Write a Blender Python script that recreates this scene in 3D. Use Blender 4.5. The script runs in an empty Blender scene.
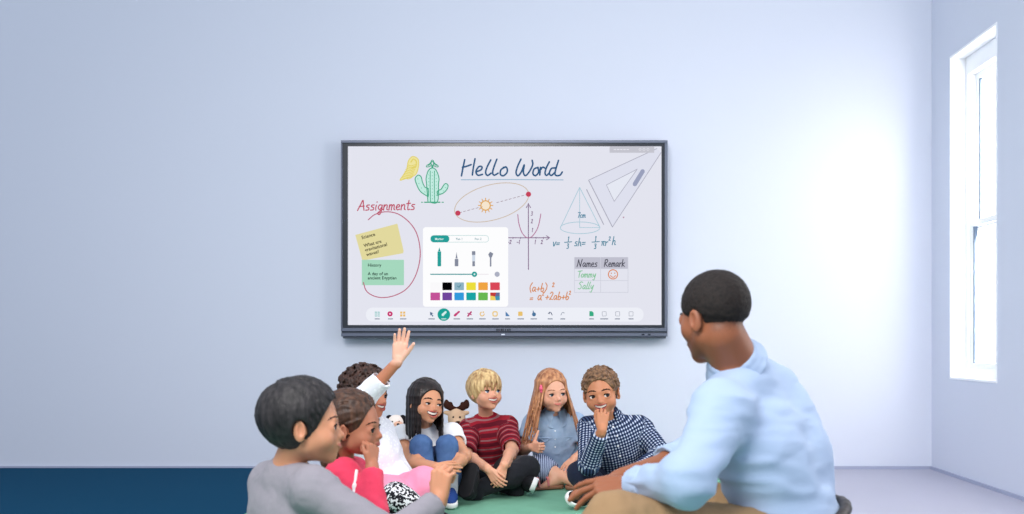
import bpy, math, random
import numpy as np

# ------------------------------------------------------------------ measured camera (1024x514 frame)
F_PX, CX, CY, CAMZ = 1000.0, 565.0, 344.0, 0.75
WALL_Y, WALL_X = 6.0, 2.2
scene = bpy.context.scene
COL = scene.collection


def J(px, py, d):
    """a point of the place: seen at (px, py) of the photograph, d metres in front of the camera"""
    return np.array([(px - CX) / F_PX * d, d, CAMZ - (py - CY) / F_PX * d])


def shifted(dx, dy=0.0, dd=0.0):
    return lambda px, py, d: J(px + dx, py + dy, d + dd)


def V3(*a):
    return np.array(a, float)


def nrm(v):
    v = np.asarray(v, float)
    return v / (np.linalg.norm(v) + 1e-12)


def lin(c):
    """sRGB 0-255 -> linear"""
    out = []
    for v in c:
        v /= 255.0
        out.append(v / 12.92 if v <= 0.04045 else ((v + 0.055) / 1.055) ** 2.4)
    return tuple(out)


# ------------------------------------------------------------------ numpy value noise
def _hash(i, j, k):
    n = (i * 374761393 + j * 668265263 + k * 2147483647 + 1013904223) & 0xFFFFFFFF
    n = ((n ^ (n >> 13)) * 1274126177) & 0xFFFFFFFF
    n = n ^ (n >> 16)
    return (n & 0xFFFF) / 32767.5 - 1.0


def vnoise(p):
    p = np.asarray(p, float)
    i = np.floor(p).astype(np.int64)
    f = p - i
    f = f * f * (3 - 2 * f)
    r = 0
    for a in (0, 1):
        for b in (0, 1):
            for c in (0, 1):
                w = (f[:, 0] if a else 1 - f[:, 0]) * (f[:, 1] if b else 1 - f[:, 1]) * (f[:, 2] if c else 1 - f[:, 2])
                r = r + w * _hash(i[:, 0] + a, i[:, 1] + b, i[:, 2] + c)
    return r


# ------------------------------------------------------------------ distance-field modelling
class Fld:
    """a list of soft-blended round cones and ellipsoids, meshed into ONE continuous surface"""

    def __init__(s):
        s.p = []

    def cone(s, a, b, r1, r2=None, k=0.02, op=0, cut=0):
        r2 = r1 if r2 is None else r2
        s.p.append(('c', np.asarray(a, float), np.asarray(b, float), r1, r2, k, op, cut))

    def chain(s, pts, rs, k=0.02, op=0):
        for i in range(len(pts) - 1):
            s.cone(pts[i], pts[i + 1], rs[i], rs[i + 1], k, op)

    def sph(s, c, r, k=0.02, op=0):
        c = np.asarray(c, float)
        s.p.append(('c', c, c + V3(0, 0, 1e-5), r, r, k, op, 0))

    def ell(s, c, r, R=None, k=0.02, op=0):
        s.p.append(('e', np.asarray(c, float), np.asarray(r, float), np.eye(3) if R is None else np.asarray(R, float), k, op))

    def plane(s, c, n, lo=None, hi=None):
        """keep only the side opposite to n"""
        s.p.append(('p', np.asarray(c, float), nrm(n)))

    @staticmethod
    def dist(q, x, y, z):
        if q[0] == 'c':
            _, a, b, r1, r2, k, op, cut = q
            ba = b - a
            l2 = float(ba @ ba) + 1e-12
            px, py, pz = x - a[0], y - a[1], z - a[2]
            t = (px * ba[0] + py * ba[1] + pz * ba[2]) / l2
            h = np.clip(t, -0.5 if cut & 1 else 0.0, 1.5 if cut & 2 else 1.0)
            d = np.sqrt((px - h * ba[0]) ** 2 + (py - h * ba[1]) ** 2 + (pz - h * ba[2]) ** 2) - (r1 + (r2 - r1) * h)
            L = math.sqrt(l2)
            if cut & 2:
                d = np.maximum(d, (t - 1) * L)
            if cut & 1:
                d = np.maximum(d, -t * L)
            return d
        if q[0] == 'e':
            _, c, r, R, k, op = q
            px, py, pz = x - c[0], y - c[1], z - c[2]
            u = (px * R[0, 0] + py * R[1, 0] + pz * R[2, 0]) / r[0]
            v = (px * R[0, 1] + py * R[1, 1] + pz * R[2, 1]) / r[1]
            w = (px * R[0, 2] + py * R[1, 2] + pz * R[2, 2]) / r[2]
            k0 = np.sqrt(u * u + v * v + w * w)
            k1 = np.sqrt((u / r[0]) ** 2 + (v / r[1]) ** 2 + (w / r[2]) ** 2) + 1e-9
            return k0 * (k0 - 1.0) / k1
        _, c, n = q
        return (x - c[0]) * n[0] + (y - c[1]) * n[1] + (z - c[2]) * n[2]

    @staticmethod
    def box(q):
        if q[0] == 'c':
            m = max(q[3], q[4])
            e = 0.02 + 0.5 * np.abs(q[2] - q[1]) if q[7] else 0.0
            return np.minimum(q[1], q[2]) - m - e, np.maximum(q[1], q[2]) + m + e
        e = np.sqrt(((q[3] * q[2][None, :]) ** 2).sum(1))
        return q[1] - e, q[1] + e

    @staticmethod
    def mixin(A, d, k, op):
        if op == 0:
            h = np.clip(0.5 + 0.5 * (A - d) / k, 0, 1)
            return A + (d - A) * h - k * h * (1 - h)
        h = np.clip(0.5 - 0.5 * (A + d) / k, 0, 1)
        return A + (-d - A) * h + k * h * (1 - h)

    def at(s, P):
        """the blended field at points P (n,3)"""
        P = np.atleast_2d(np.asarray(P, float))
        x, y, z = P[:, 0], P[:, 1], P[:, 2]
        A = np.full(len(P), 5.0)
        for q in s.p:
            d = s.dist(q, x, y, z)
            if q[0] == 'p':
                A = np.maximum(A, d)
            else:
                k, op = (q[5], q[6]) if q[0] == 'c' else (q[4], q[5])
                A = s.mixin(A, d, max(k, 1e-4), op)
        return A

    def hit(s, o, d, tmax=1.0, off=0.0):
        """first surface point along a ray"""
        o = np.asarray(o, float)
        d = nrm(d)
        t = 0.0
        for _ in range(80):
            v = s.at(o + d * t)[0] - off
            if v < 2e-4:
                break
            t += v * 0.7
            if t > tmax:
                break
        return o + d * t

    def mesh(s, res, fine=(), smooth=1):
        pr = [q for q in s.p if q[0] != 'p' and (q[6] if q[0] == 'c' else q[5]) == 0]
        bs = [s.box(q) for q in pr]
        lo = np.min([b[0] for b in bs], 0) - res * 3
        hi = np.max([b[1] for b in bs], 0) + res * 3
        ax = []
        for i in range(3):
            v, out = lo[i], []
            while v < hi[i]:
                out.append(v)
                st = res
                for f in fine:
                    if f[0][i] - res <= v <= f[1][i]:
                        st = min(st, f[2])
                v += st
            out.append(v)
            ax.append(np.array(out))
        X, Y, Z = ax
        A = np.full((len(X), len(Y), len(Z)), 1.0, np.float32)
        for q in s.p:
            if q[0] == 'p':
                d = s.dist(q, X[:, None, None], Y[None, :, None], Z[None, None, :])
                np.maximum(A, d.astype(np.float32), out=A)
                continue
            k, op = (q[5], q[6]) if q[0] == 'c' else (q[4], q[5])
            k = max(k, 1e-4)
            a, b = s.box(q)
            m = k + res * 2.5
            sl = []
            for i, g in enumerate(ax):
                i0 = max(0, np.searchsorted(g, a[i] - m) - 1)
                i1 = min(len(g), np.searchsorted(g, b[i] + m) + 1)
                sl.append(slice(i0, i1))
            x = X[sl[0]][:, None, None].astype(np.float32)
            y = Y[sl[1]][None, :, None].astype(np.float32)
            z = Z[sl[2]][None, None, :].astype(np.float32)
            if x.size * y.size * z.size == 0:
                continue
            d = s.dist(q, x, y, z)
            sub = A[sl[0], sl[1], sl[2]]
            A[sl[0], sl[1], sl[2]] = s.mixin(sub, d, k, op)
        np.maximum(A, (.0125 - Z)[None, None, :].astype(np.float32), out=A)      # everything rests on the rug
        v, f = nets(X, Y, Z, A)
        for _ in range(smooth):
            v = relax(v, f)
        return v, f


def nets(X, Y, Z, A):
    ins = A < 0
    c = np.zeros([n - 1 for n in A.shape], np.int8)
    for a in (0, 1):
        for b in (0, 1):
            for d in (0, 1):
                c += ins[a:A.shape[0] - 1 + a, b:A.shape[1] - 1 + b, d:A.shape[2] - 1 + d]
    act = (c > 0) & (c < 8)
    idx = np.argwhere(act)
    n = len(idx)
    vid = np.full(act.shape, -1, np.int64)
    vid[act] = np.arange(n)
    P = np.zeros((n, 3))
    W = np.zeros(n)
    cs = [(a, b, d) for a in (0, 1) for b in (0, 1) for d in (0, 1)]
    for p in cs:
        for ax in range(3):
            if p[ax]:
                continue
            q = list(p)
            q[ax] = 1
            ia = idx + np.array(p)
            ib = idx + np.array(q)
            va = A[ia[:, 0], ia[:, 1], ia[:, 2]].astype(float)
            vb = A[ib[:, 0], ib[:, 1], ib[:, 2]].astype(float)
            m = (va < 0) != (vb < 0)
            t = np.where(m, va / np.where(m, va - vb, 1), 0)
            t = np.clip(t, 0, 1)
            pa = np.stack([X[ia[:, 0]], Y[ia[:, 1]], Z[ia[:, 2]]], 1)
            pb = np.stack([X[ib[:, 0]], Y[ib[:, 1]], Z[ib[:, 2]]], 1)
            P += (pa + (pb - pa) * t[:, None]) * m[:, None]
            W += m
    P /= W[:, None]
    quads = []
    for ax in range(3):
        o1, o2 = [(1, 2), (2, 0), (0, 1)][ax]
        sa = [slice(None)] * 3
        sb = [slice(None)] * 3
        sa[ax] = slice(0, A.shape[ax] - 1)
        sb[ax] = slice(1, A.shape[ax])
        for o in (o1, o2):
            sa[o] = sb[o] = slice(1, A.shape[o] - 1)
        a, b = ins[tuple(sa)], ins[tuple(sb)]
        e = np.argwhere(a != b)
        if not len(e):
            continue
        inside_a = a[e[:, 0], e[:, 1], e[:, 2]]
        base = e.copy()
        base[:, o1] += 1
        base[:, o2] += 1

        def cell(d1, d2):
            k = base.copy()
            k[:, o1] -= d1
            k[:, o2] -= d2
            return vid[k[:, 0], k[:, 1], k[:, 2]]
        q = np.stack([cell(1, 1), cell(0, 1), cell(0, 0), cell(1, 0)], 1)
        q[~inside_a] = q[~inside_a][:, ::-1]
        quads.append(q)
    return P, np.concatenate(quads)


def relax(v, f, lam=0.5):
    n = len(v)
    acc = np.zeros((n, 3))
    cnt = np.zeros(n)
    for i in range(4):
        a, b = f[:, i], f[:, (i + 1) % 4]
        for s, t in ((a, b), (b, a)):
            for k in range(3):
                acc[:, k] += np.bincount(s, v[t, k], n)
            cnt += np.bincount(s, None, n)
    return v * (1 - lam) + lam * acc / np.maximum(cnt, 1)[:, None]


def vnormals(v, f):
    fn = np.cross(v[f[:, 2]] - v[f[:, 0]], v[f[:, 3]] - v[f[:, 1]])
    n = np.zeros_like(v)
    for i in range(4):
        for k in range(3):
            n[:, k] += np.bincount(f[:, i], fn[:, k], len(v))
    return n / (np.linalg.norm(n, axis=1)[:, None] + 1e-12)


def ruffle(v, f, amp, scale, seed=0, stretch=(1, 1, 1)):
    """cloth creases: move the surface along its normals by a ridged noise"""
    q = v * np.array(stretch) / scale + seed * 7.31
    a = vnoise(q)
    b = vnoise(q * 2.1 + 5.2)
    h = (1 - 2 * np.abs(a)) * 0.7 + b * 0.3
    return v + vnormals(v, f) * (h * amp)[:, None]


# ------------------------------------------------------------------ objects
def link(o, parent=None, loc=None):
    COL.objects.link(o)
    if parent is not None:
        o.parent = parent
    if loc is not None:
        o.location = [float(c) for c in loc]
    return o


def tag(o, label=None, cat=None, group=None, kind=None):
    if label:
        o['label'] = label
    if cat:
        o['category'] = cat
    if group:
        o['group'] = group
    if kind:
        o['kind'] = kind
    return o


def obj(name, v, f, mat, parent=None, org=None, smooth=True, mats=None, midx=None, attrs=None):
    """one mesh object; org is the world position of its (parent's) origin"""
    me = bpy.data.meshes.new(name)
    v = np.asarray(v, float)
    if org is not None:
        v = v - np.asarray(org)
    if isinstance(f, np.ndarray):
        me.vertices.add(len(v))
        me.vertices.foreach_set('co', v.ravel().astype(np.float32))
        me.loops.add(f.size)
        me.loops.foreach_set('vertex_index', f.ravel().astype(np.int32))
        me.polygons.add(len(f))
        me.polygons.foreach_set('loop_start', (np.arange(len(f)) * f.shape[1]).astype(np.int32))
        me.polygons.foreach_set('loop_total', np.full(len(f), f.shape[1], np.int32))
        me.update(calc_edges=True)
    else:
        me.from_pydata([tuple(map(float, p)) for p in v], [], f)
    for m in (mats or [mat]):
        me.materials.append(m)
    if midx is not None:
        me.polygons.foreach_set('material_index', np.asarray(midx, np.int32))
    if smooth:
        me.polygons.foreach_set('use_smooth', np.ones(len(me.polygons), bool))
    for nm, arr in (attrs or {}).items():
        arr = np.asarray(arr, float)
        if arr.shape[1] == 4:
            at = me.attributes.new(nm, 'FLOAT_COLOR', 'POINT')
            at.data.foreach_set('color', arr.ravel().astype(np.float32))
        else:
            at = me.attributes.new(nm, 'FLOAT_VECTOR', 'POINT')
            at.data.foreach_set('vector', arr.ravel().astype(np.float32))
    me.validate()
    return link(bpy.data.objects.new(name, me), parent)


def fobj(name, F, mat, parent=None, org=None, res=0.005, fine=(), smooth=1, creases=None, fab=None):
    v, f = F.mesh(res, fine, smooth)
    attrs = None
    if fab is not None:
        attrs = {'fab': fab(v)}
    for c in (creases or []):
        v = ruffle(v, f, *c)
    v[:, 2] = np.maximum(v[:, 2], .0122)
    return obj(name, v, f, mat, parent, org, attrs=attrs)


def cat_meshes(parts):
    vs, fs, n = [], [], 0
    for v, f in parts:
        vs += [tuple(map(float, p)) for p in v]
        fs += [tuple(i + n for i in q) for q in f]
        n = len(vs)
    return vs, fs


def boxm(lo, hi):
    x0, y0, z0 = lo
    x1, y1, z1 = hi
    v = [(x0, y0, z0), (x1, y0, z0), (x1, y1, z0), (x0, y1, z0), (x0, y0, z1), (x1, y0, z1), (x1, y1, z1), (x0, y1, z1)]
    f = [(0, 3, 2, 1), (4, 5, 6, 7), (0, 1, 5, 4), (1, 2, 6, 5), (2, 3, 7, 6), (3, 0, 4, 7)]
    return v, f


def bevel(o, w, n=2):
    m = o.modifiers.new('bevel', 'BEVEL')
    m.width = w
    m.segments = n
    m.limit_method = 'ANGLE'
    return o


# ------------------------------------------------------------------ materials
class NT:
    def __init__(s, name):
        s.m = bpy.data.materials.new(name)
        s.m.use_nodes = True
        s.t = s.m.node_tree
        s.b = s.t.nodes['Principled BSDF']

    def n(s, typ, **kw):
        nd = s.t.nodes.new(typ)
        for k, v in kw.items():
            if isinstance(v, bpy.types.NodeSocket):
                s.t.links.new(v, nd.inputs[k])
            elif k in nd.inputs.keys():
                nd.inputs[k].default_value = v
            else:
                setattr(nd, k, v)
        return nd

    def math(s, op, a, b=None, c=None):
        nd = s.t.nodes.new('ShaderNodeMath')
        nd.operation = op
        for i, v in enumerate((a, b, c)):
            if v is None:
                continue
            if isinstance(v, bpy.types.NodeSocket):
                s.t.links.new(v, nd.inputs[i])
            else:
                nd.inputs[i].default_value = v
        return nd.outputs[0]

    def mix(s, fac, a, b):
        nd = s.t.nodes.new('ShaderNodeMix')
        nd.data_type = 'RGBA'
        for key, v in ((0, fac), (6, a), (7, b)):
            if isinstance(v, bpy.types.NodeSocket):
                s.t.links.new(v, nd.inputs[key])
            else:
                nd.inputs[key].default_value = v if key == 0 else tuple(v)[:3] + (1,)
        return nd.outputs[2]

    def set(s, k, v):
        if isinstance(v, bpy.types.NodeSocket):
            s.t.links.new(v, s.b.inputs[k])
        else:
            s.b.inputs[k].default_value = v if not isinstance(v, tuple) or len(v) == 4 else v + (1,)

    def coords(s, scale=(1, 1, 1)):
        tc = s.t.nodes.new('ShaderNodeTexCoord')
        mp = s.t.nodes.new('ShaderNodeMapping')
        mp.inputs['Scale'].default_value = scale
        s.t.links.new(tc.outputs['Object'], mp.inputs[0])
        return mp.outputs[0]

    def noise(s, scale, detail=3, stretch=(1, 1, 1), rough=0.5):
        nd = s.n('ShaderNodeTexNoise', Scale=scale, Detail=detail, Roughness=rough)
        s.t.links.new(s.coords(stretch), nd.inputs['Vector'])
        return nd.outputs[0]

    def bump(s, h, strength=0.3, dist=0.01):
        nd = s.n('ShaderNodeBump', Strength=strength, Distance=dist)
        s.t.links.new(h, nd.inputs['Height'])
        s.t.links.new(nd.outputs[0], s.b.inputs['Normal'])


def plain(name, rgb, rough=0.6, spec=0.3, metal=0.0, noise=None, bump=None, sheen=0.0):
    """noise=(scale, amount) mottles the colour; bump=(scale, strength, distance)"""
    t = NT(name)
    c = lin(rgb)
    if noise:
        f = t.noise(noise[0])
        t.set('Base Color', t.mix(f, tuple(x * (1 - noise[1]) for x in c), tuple(min(1, x * (1 + noise[1])) for x in c)))
    else:
        t.set('Base Color', c)
    t.set('Roughness', rough)
    t.set('Specular IOR Level', spec)
    t.set('Metallic', metal)
    if sheen:
        t.set('Sheen Weight', sheen)
    if bump:
        t.bump(t.noise(bump[0]), bump[1], bump[2])
    return t.m


_em = {}


def glow(rgb, k=1.0):
    """a colour shown by the lit screen"""
    key = (tuple(rgb), k)
    if key not in _em:
        m = bpy.data.materials.new('screen_colour')
        m.use_nodes = True
        nt = m.node_tree
        nt.nodes.remove(nt.nodes['Principled BSDF'])
        e = nt.nodes.new('ShaderNodeEmission')
        e.inputs[0].default_value = lin(rgb) + (1,)
        e.inputs[1].default_value = k
        nt.links.new(e.outputs[0], nt.nodes['Material Output'].inputs[0])
        _em[key] = m
    return _em[key]
# ------------------------------------------------------------------ room
def build_room():
    wall = NT('wall_paint')
    wall.set('Base Color', WALLC)
    wall.set('Roughness', 0.75)
    wall.set('Specular IOR Level', 0.2)
    wall.bump(wall.noise(60), 0.05, 0.002)
    wm = wall.m
    white = plain('white_gloss_paint', (244, 246, 250), 0.35, 0.4)
    # back wall
    v, f = boxm((-6, WALL_Y, 0), (WALL_X + 0.3, WALL_Y + 0.15, 3.1))
    tag(obj('wall_back', v, f, wm, smooth=False), kind='structure')
    # right wall with the window opening (a ring of boxes welded into one mesh)
    y0, y1 = 5.09, 5.716          # opening
    z0, z1 = J(950, 379, 5.716)[2], J(950, 57, 5.716)[2]
    T = 0.26
    v, f = cat_meshes([boxm((WALL_X, y1, 0), (WALL_X + T, WALL_Y, 3.1)), boxm((WALL_X, -0.6, 0), (WALL_X + T, y0, 3.1)),
                       boxm((WALL_X, y0, 0), (WALL_X + T, y1, z0)), boxm((WALL_X, y0, z1), (WALL_X + T, y1, 3.1))])
    tag(obj('wall_right', v, f, wm, smooth=False), kind='structure')
    # floor
    fl = plain('floor_vinyl', (170, 170, 186), 0.5, 0.3, noise=(3, 0.03))
    v, f = boxm((-6, -0.8, -0.1), (WALL_X + 0.3, WALL_Y + 0.15, 0))
    tag(obj('floor', v, f, fl, smooth=False), kind='structure')
    # slim skirting on both walls
    sk = plain('skirting_paint', (160, 166, 190), 0.4, 0.3)
    v, f = boxm((-6, WALL_Y - 0.012, 0.0), (WALL_X, WALL_Y, 0.018))
    tag(obj('baseboard_back', v, f, sk, smooth=False), kind='structure')
    v, f = boxm((WALL_X - 0.012, -0.6, 0.0), (WALL_X, WALL_Y - 0.012, 0.018))
    tag(obj('baseboard_right', v, f, sk, smooth=False), kind='structure')
    # window: reveal lining, frame, two sashes, panes
    w = tag(link(bpy.data.objects.new('window_1', None), loc=(WALL_X, (y0 + y1) / 2, z0)), kind='structure')
    org = np.array(w.location)
    e = 0.012
    parts = [boxm((WALL_X - 0.002, y1 - e, z0), (WALL_X + 0.085, y1, z1)), boxm((WALL_X - 0.002, y0, z0), (WALL_X + 0.085, y0 + e, z1)),
             boxm((WALL_X - 0.002, y0 + e, z1 - e), (WALL_X + 0.085, y1 - e, z1)), boxm((WALL_X - 0.004, y0 + e, z0), (WALL_X + 0.085, y1 - e, z0 + e))]
    obj('window_lining', *cat_meshes(parts), white, w, org, smooth=False)
    xa, xb = WALL_X + 0.0855, WALL_X + 0.145
    fw = 0.035
    ya, yb, za, zb = y0 + e, y1 - e, z0 + e, z1 - e
    parts = [boxm((xa, yb - fw, za), (xb, yb, zb)), boxm((xa, ya, za), (xb, ya + fw, zb)),
             boxm((xa, ya + fw, zb - 0.10), (xb, yb - fw, zb)), boxm((xa, ya + fw, za), (xb, yb - fw, za + 0.05))]
    obj('window_frame', *cat_meshes(parts), white, w, org, smooth=False)
    zm = J(985, 217, 5.3)[2]
    gl = NT('window_glass')
    gl.b.inputs['Base Color'].default_value = (1, 1, 1, 1)
    gl.set('Roughness', 0.0)
    gl.set('Transmission Weight', 1.0)
    gl.set('IOR', 1.01)
    seal = plain('grey_sash_seal', (104, 122, 144), 0.5)
    for nm, x, zl, zh in (('upper_sash', xb - 0.015, zm - 0.02, zb - 0.10), ('lower_sash', xa + 0.012, za + 0.05, zm + 0.02)):
        r = 0.032
        a, b = ya + fw, yb - fw
        parts = [boxm((x, b - r, zl), (x + 0.03, b, zh)), boxm((x, a, zl), (x + 0.03, a + r, zh)),
                 boxm((x, a + r, zh - r), (x + 0.03, b - r, zh)), boxm((x, a + r, zl), (x + 0.03, b - r, zl + r))]
        s_ = obj(nm, *cat_meshes(parts), white, w, org, smooth=False)
        parts = [boxm((x + 0.004, b - r - 0.012, zl + r), (x + 0.024, b - r, zh - r)), boxm((x + 0.004, a + r, zl + r), (x + 0.024, a + r + 0.012, zh - r))]
        obj('seal', *cat_meshes(parts), seal, s_, org, smooth=False)
        v, f = boxm((x + 0.012, a + r * 0.6, zl + r * 0.6), (x + 0.016, b - r * 0.6, zh - r * 0.6))
        obj('pane', v, f, gl.m, s_, org, smooth=False)
    # carpets
    navy = NT('navy_carpet_pile')
    nf = navy.noise(400, 2)
    navy.set('Base Color', navy.mix(nf, NAVYC, tuple(1.18 * c for c in NAVYC)))
    navy.set('Roughness', 0.95)
    navy.set('Specular IOR Level', 0.05)
    navy.bump(navy.noise(300), 0.3, 0.004)
    o = bevel(obj('navy_carpet', *boxm((-6, -0.6, 0.0), (-1.404, WALL_Y - 0.013, 0.008)), navy.m, smooth=False), 0.003)
    tag(o, 'flat dark navy carpet covering the left side of the floor', 'carpet')
    gr = NT('green_rug_pile')
    nf = gr.noise(8, 4)
    gr.set('Base Color', gr.mix(nf, tuple(0.85 * c for c in GREENC), tuple(1.15 * c for c in GREENC)))
    gr.set('Roughness', 0.95)
    gr.set('Specular IOR Level', 0.05)
    gr.bump(gr.noise(350), 0.4, 0.004)
    o = bevel(obj('green_rug', *boxm((-1.40, 1.2, 0.0), (1.0, 5.75, 0.010)), gr.m, smooth=False), 0.004)
    tag(o, 'plain green rug under the seated group of children and man', 'rug')


# ------------------------------------------------------------------ the interactive display
SY = 5.912


def S(px, py, lay=0):
    p = J(px, py, SY)
    p[1] = SY - lay * 0.0005
    return p


def smooth_line(pts, n=6):
    pts = [np.array(p, float) for p in pts]
    if len(pts) < 3:
        return pts
    out = []
    P = [2 * pts[0] - pts[1]] + pts + [2 * pts[-1] - pts[-2]]
    for i in range(1, len(P) - 2):
        for j in range(n):
            t = j / n
            a, b, c, d = P[i - 1], P[i], P[i + 1], P[i + 2]
            out.append(0.5 * ((2 * b) + (-a + c) * t + (2 * a - 5 * b + 4 * c - d) * t * t + (-a + 3 * b - 3 * c + d) * t ** 3))
    out.append(pts[-1])
    return out


def ribbon(pts, w, lay, closed=False):
    """flat pen stroke in pixel coordinates, w px wide"""
    pts = [np.array(p, float) for p in pts]
    n = len(pts)
    L, R = [], []
    for i in range(n):
        a = pts[(i - 1) % n] if closed else pts[max(i - 1, 0)]
        b = pts[(i + 1) % n] if closed else pts[min(i + 1, n - 1)]
        t = nrm(b - a)
        nn = np.array([-t[1], t[0]])
        L.append(pts[i] + nn * w / 2)
        R.append(pts[i] - nn * w / 2)
    vs = [S(*p, lay) for p in L] + [S(*p, lay) for p in R]
    fs = []
    for i in range(n if closed else n - 1):
        j = (i + 1) % n
        fs.append((i, j, n + j, n + i))
    if not closed:
        for e, sgn in ((0, -1), (n - 1, 1)):
            c = pts[e]
            t = nrm(pts[min(e + 1, n - 1)] - pts[max(e - 1, 0)]) * sgn
            a0 = math.atan2(t[1], t[0])
            k = len(vs)
            ring = [c + w / 2 * np.array([math.cos(a0 + a), math.sin(a0 + a)]) for a in np.linspace(-math.pi / 2, math.pi / 2, 6)]
            vs += [S(*p, lay) for p in ring]
            fs.append(tuple(range(k, k + 6)))
    return vs, fs


def poly(pts, lay):
    return [S(*p, lay) for p in pts], [tuple(range(len(pts)))]


def disc(cx, cy, r, n=28, ry=None):
    return [(cx + r * math.cos(a), cy + (ry or r) * math.sin(a)) for a in np.linspace(0, 2 * math.pi, n, endpoint=False)]


def rrect(x0, y0, x1, y1, r, n=6):
    out = []
    for cx, cy, a0 in ((x1 - r, y1 - r, 0), (x0 + r, y1 - r, 90), (x0 + r, y0 + r, 180), (x1 - r, y0 + r, 270)):
        for i in range(n + 1):
            a = math.radians(a0 + 90 * i / n)
            out.append((cx + r * math.cos(a), cy + r * math.sin(a)))
    return out


GL = {  # pen-stroke alphabet: strokes in x, y (baseline 0, x-height .55, capital 1), then advance
    'A': ([[(0, 0), (.25, .6), (.42, 1), (.5, .5), (.6, 0)], [(.12, .38), (.58, .42)]], .72),
    's': ([[(.34, .52), (.14, .5), (.1, .36), (.3, .24), (.28, .05), (.04, .02)]], .44),
    'i': ([[(.1, .5), (.06, .2), (.1, 0)], [(.13, .78), (.15, .82)]], .26),
    'g': ([[(.36, .5), (.14, .5), (.04, .22), (.2, .06), (.36, .34), (.38, .5), (.36, .0), (.22, -.42), (.02, -.3), (.3, -.02), (.48, .1)]], .5),
    'n': ([[(.06, .52), (.04, 0)], [(.05, .3), (.22, .52), (.34, .46), (.34, .1), (.44, .02)]], .5),
    'm': ([[(.06, .52), (.04, 0)], [(.05, .3), (.18, .52), (.27, .44), (.26, .0)], [(.27, .3), (.4, .52), (.5, .44), (.5, .08), (.6, .02)]], .66),
    'e': ([[(.04, .26), (.32, .32), (.3, .5), (.14, .5), (.04, .24), (.16, .02), (.38, .08)]], .46),
    't': ([[(.2, .92), (.15, .3), (.18, .02), (.34, .06)], [(.0, .6), (.36, .64)]], .42),
    'N': ([[(0, 0), (.08, .5), (.12, .95)], [(.12, .95), (.3, .4), (.46, .02)], [(.46, .02), (.52, .5), (.6, 1)]], .74),
    'a': ([[(.36, .48), (.16, .52), (.03, .22), (.16, .02), (.34, .3), (.37, .5), (.36, .1), (.46, .02)]], .52),
    'R': ([[(.08, .95), (.04, .5), (.02, 0)], [(.04, .85), (.3, 1), (.44, .78), (.28, .52), (.06, .48), (.3, .2), (.5, 0)]], .6),
    'r': ([[(.05, .5), (.06, 0)], [(.06, .3), (.2, .5), (.34, .5)]], .38),
    'k': ([[(.1, .98), (.04, 0)], [(.4, .54), (.08, .26), (.24, .16), (.42, 0)]], .48),
    'T': ([[(.0, .92), (.3, .95), (.62, 1)], [(.32, .95), (.24, .5), (.22, 0)]], .5),
    'o': ([[(.2, .52), (.06, .38), (.06, .1), (.22, .02), (.36, .2), (.34, .44), (.2, .52)]], .46),
    'y': ([[(.05, .52), (.08, .2), (.2, .12), (.36, .5)], [(.38, .54), (.32, .1), (.22, -.38), (.04, -.34)]], .48),
    'S': ([[(.46, .92), (.22, .98), (.06, .76), (.3, .52), (.38, .22), (.2, .02), (.0, .1)]], .56),
    'l': ([[(.16, .98), (.06, .4), (.08, .04), (.22, .08)]], .27),
    'v': ([[(.02, .55), (.12, .03), (.2, .1), (.38, .6)]], .44),
    '=': ([[(.05, .42), (.42, .45)], [(.03, .2), (.4, .23)]], .55),
    'h': ([[(.14, .98), (.05, 0)], [(.07, .3), (.22, .5), (.34, .42), (.32, .06), (.44, .02)]], .5),
    '+': ([[(.02, .28), (.42, .32)], [(.23, .52), (.2, .08)]], .5),
    'b': ([[(.12, .98), (.05, .4), (.06, .06), (.24, .02), (.36, .26), (.24, .44), (.07, .3)]], .46),
    'p': ([[(.0, .5), (.2, .54), (.48, .56)], [(.16, .53), (.1, .02)], [(.34, .54), (.32, .1), (.42, .02)]], .54),
    '(': ([[(.24, 1.05), (.06, .7), (.04, .3), (.2, -.1)]], .3),
    ')': ([[(.04, 1.05), (.24, .7), (.2, .3), (.02, -.1)]], .32),
    '1': ([[(.1, .8), (.2, .98), (.17, .5), (.16, .0)]], .34),
    '2': ([[(.04, .78), (.2, .98), (.36, .8), (.2, .36), (.02, .04), (.2, .08), (.42, .04)]], .5),
    '3': ([[(.04, .92), (.28, .96), (.3, .72), (.12, .56), (.32, .42), (.3, .08), (.02, .04)]], .46),
    '7': ([[(.02, .9), (.4, .94), (.26, .5), (.18, .0)]], .44),
    'c': ([[(.34, .46), (.18, .52), (.04, .26), (.16, .02), (.36, .1)]], .44),
    '-': ([[(.05, .42), (.4, .42)]], .5),
    ' ': ([], .35),
}


def pen(text, x, y, h, w, lay, slant=0.12, squeeze=1.0, rot=0.0):
    """handwriting: text at (x, y) baseline in pixels, capital height h"""
    out = []
    cx = 0.0
    ca, sa = math.cos(rot), math.sin(rot)
    for ch in text:
        st, adv = GL[ch]
        for s in st:
            pts = []
            for u, q in s:
                a, b = (cx + u + slant * q) * h * squeeze, -q * h
                pts.append((x + a * ca - b * sa, y + a * sa + b * ca))
            out.append(ribbon(smooth_line(pts, 5), w, lay))
        cx += adv
    return cat_meshes(out)


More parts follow.
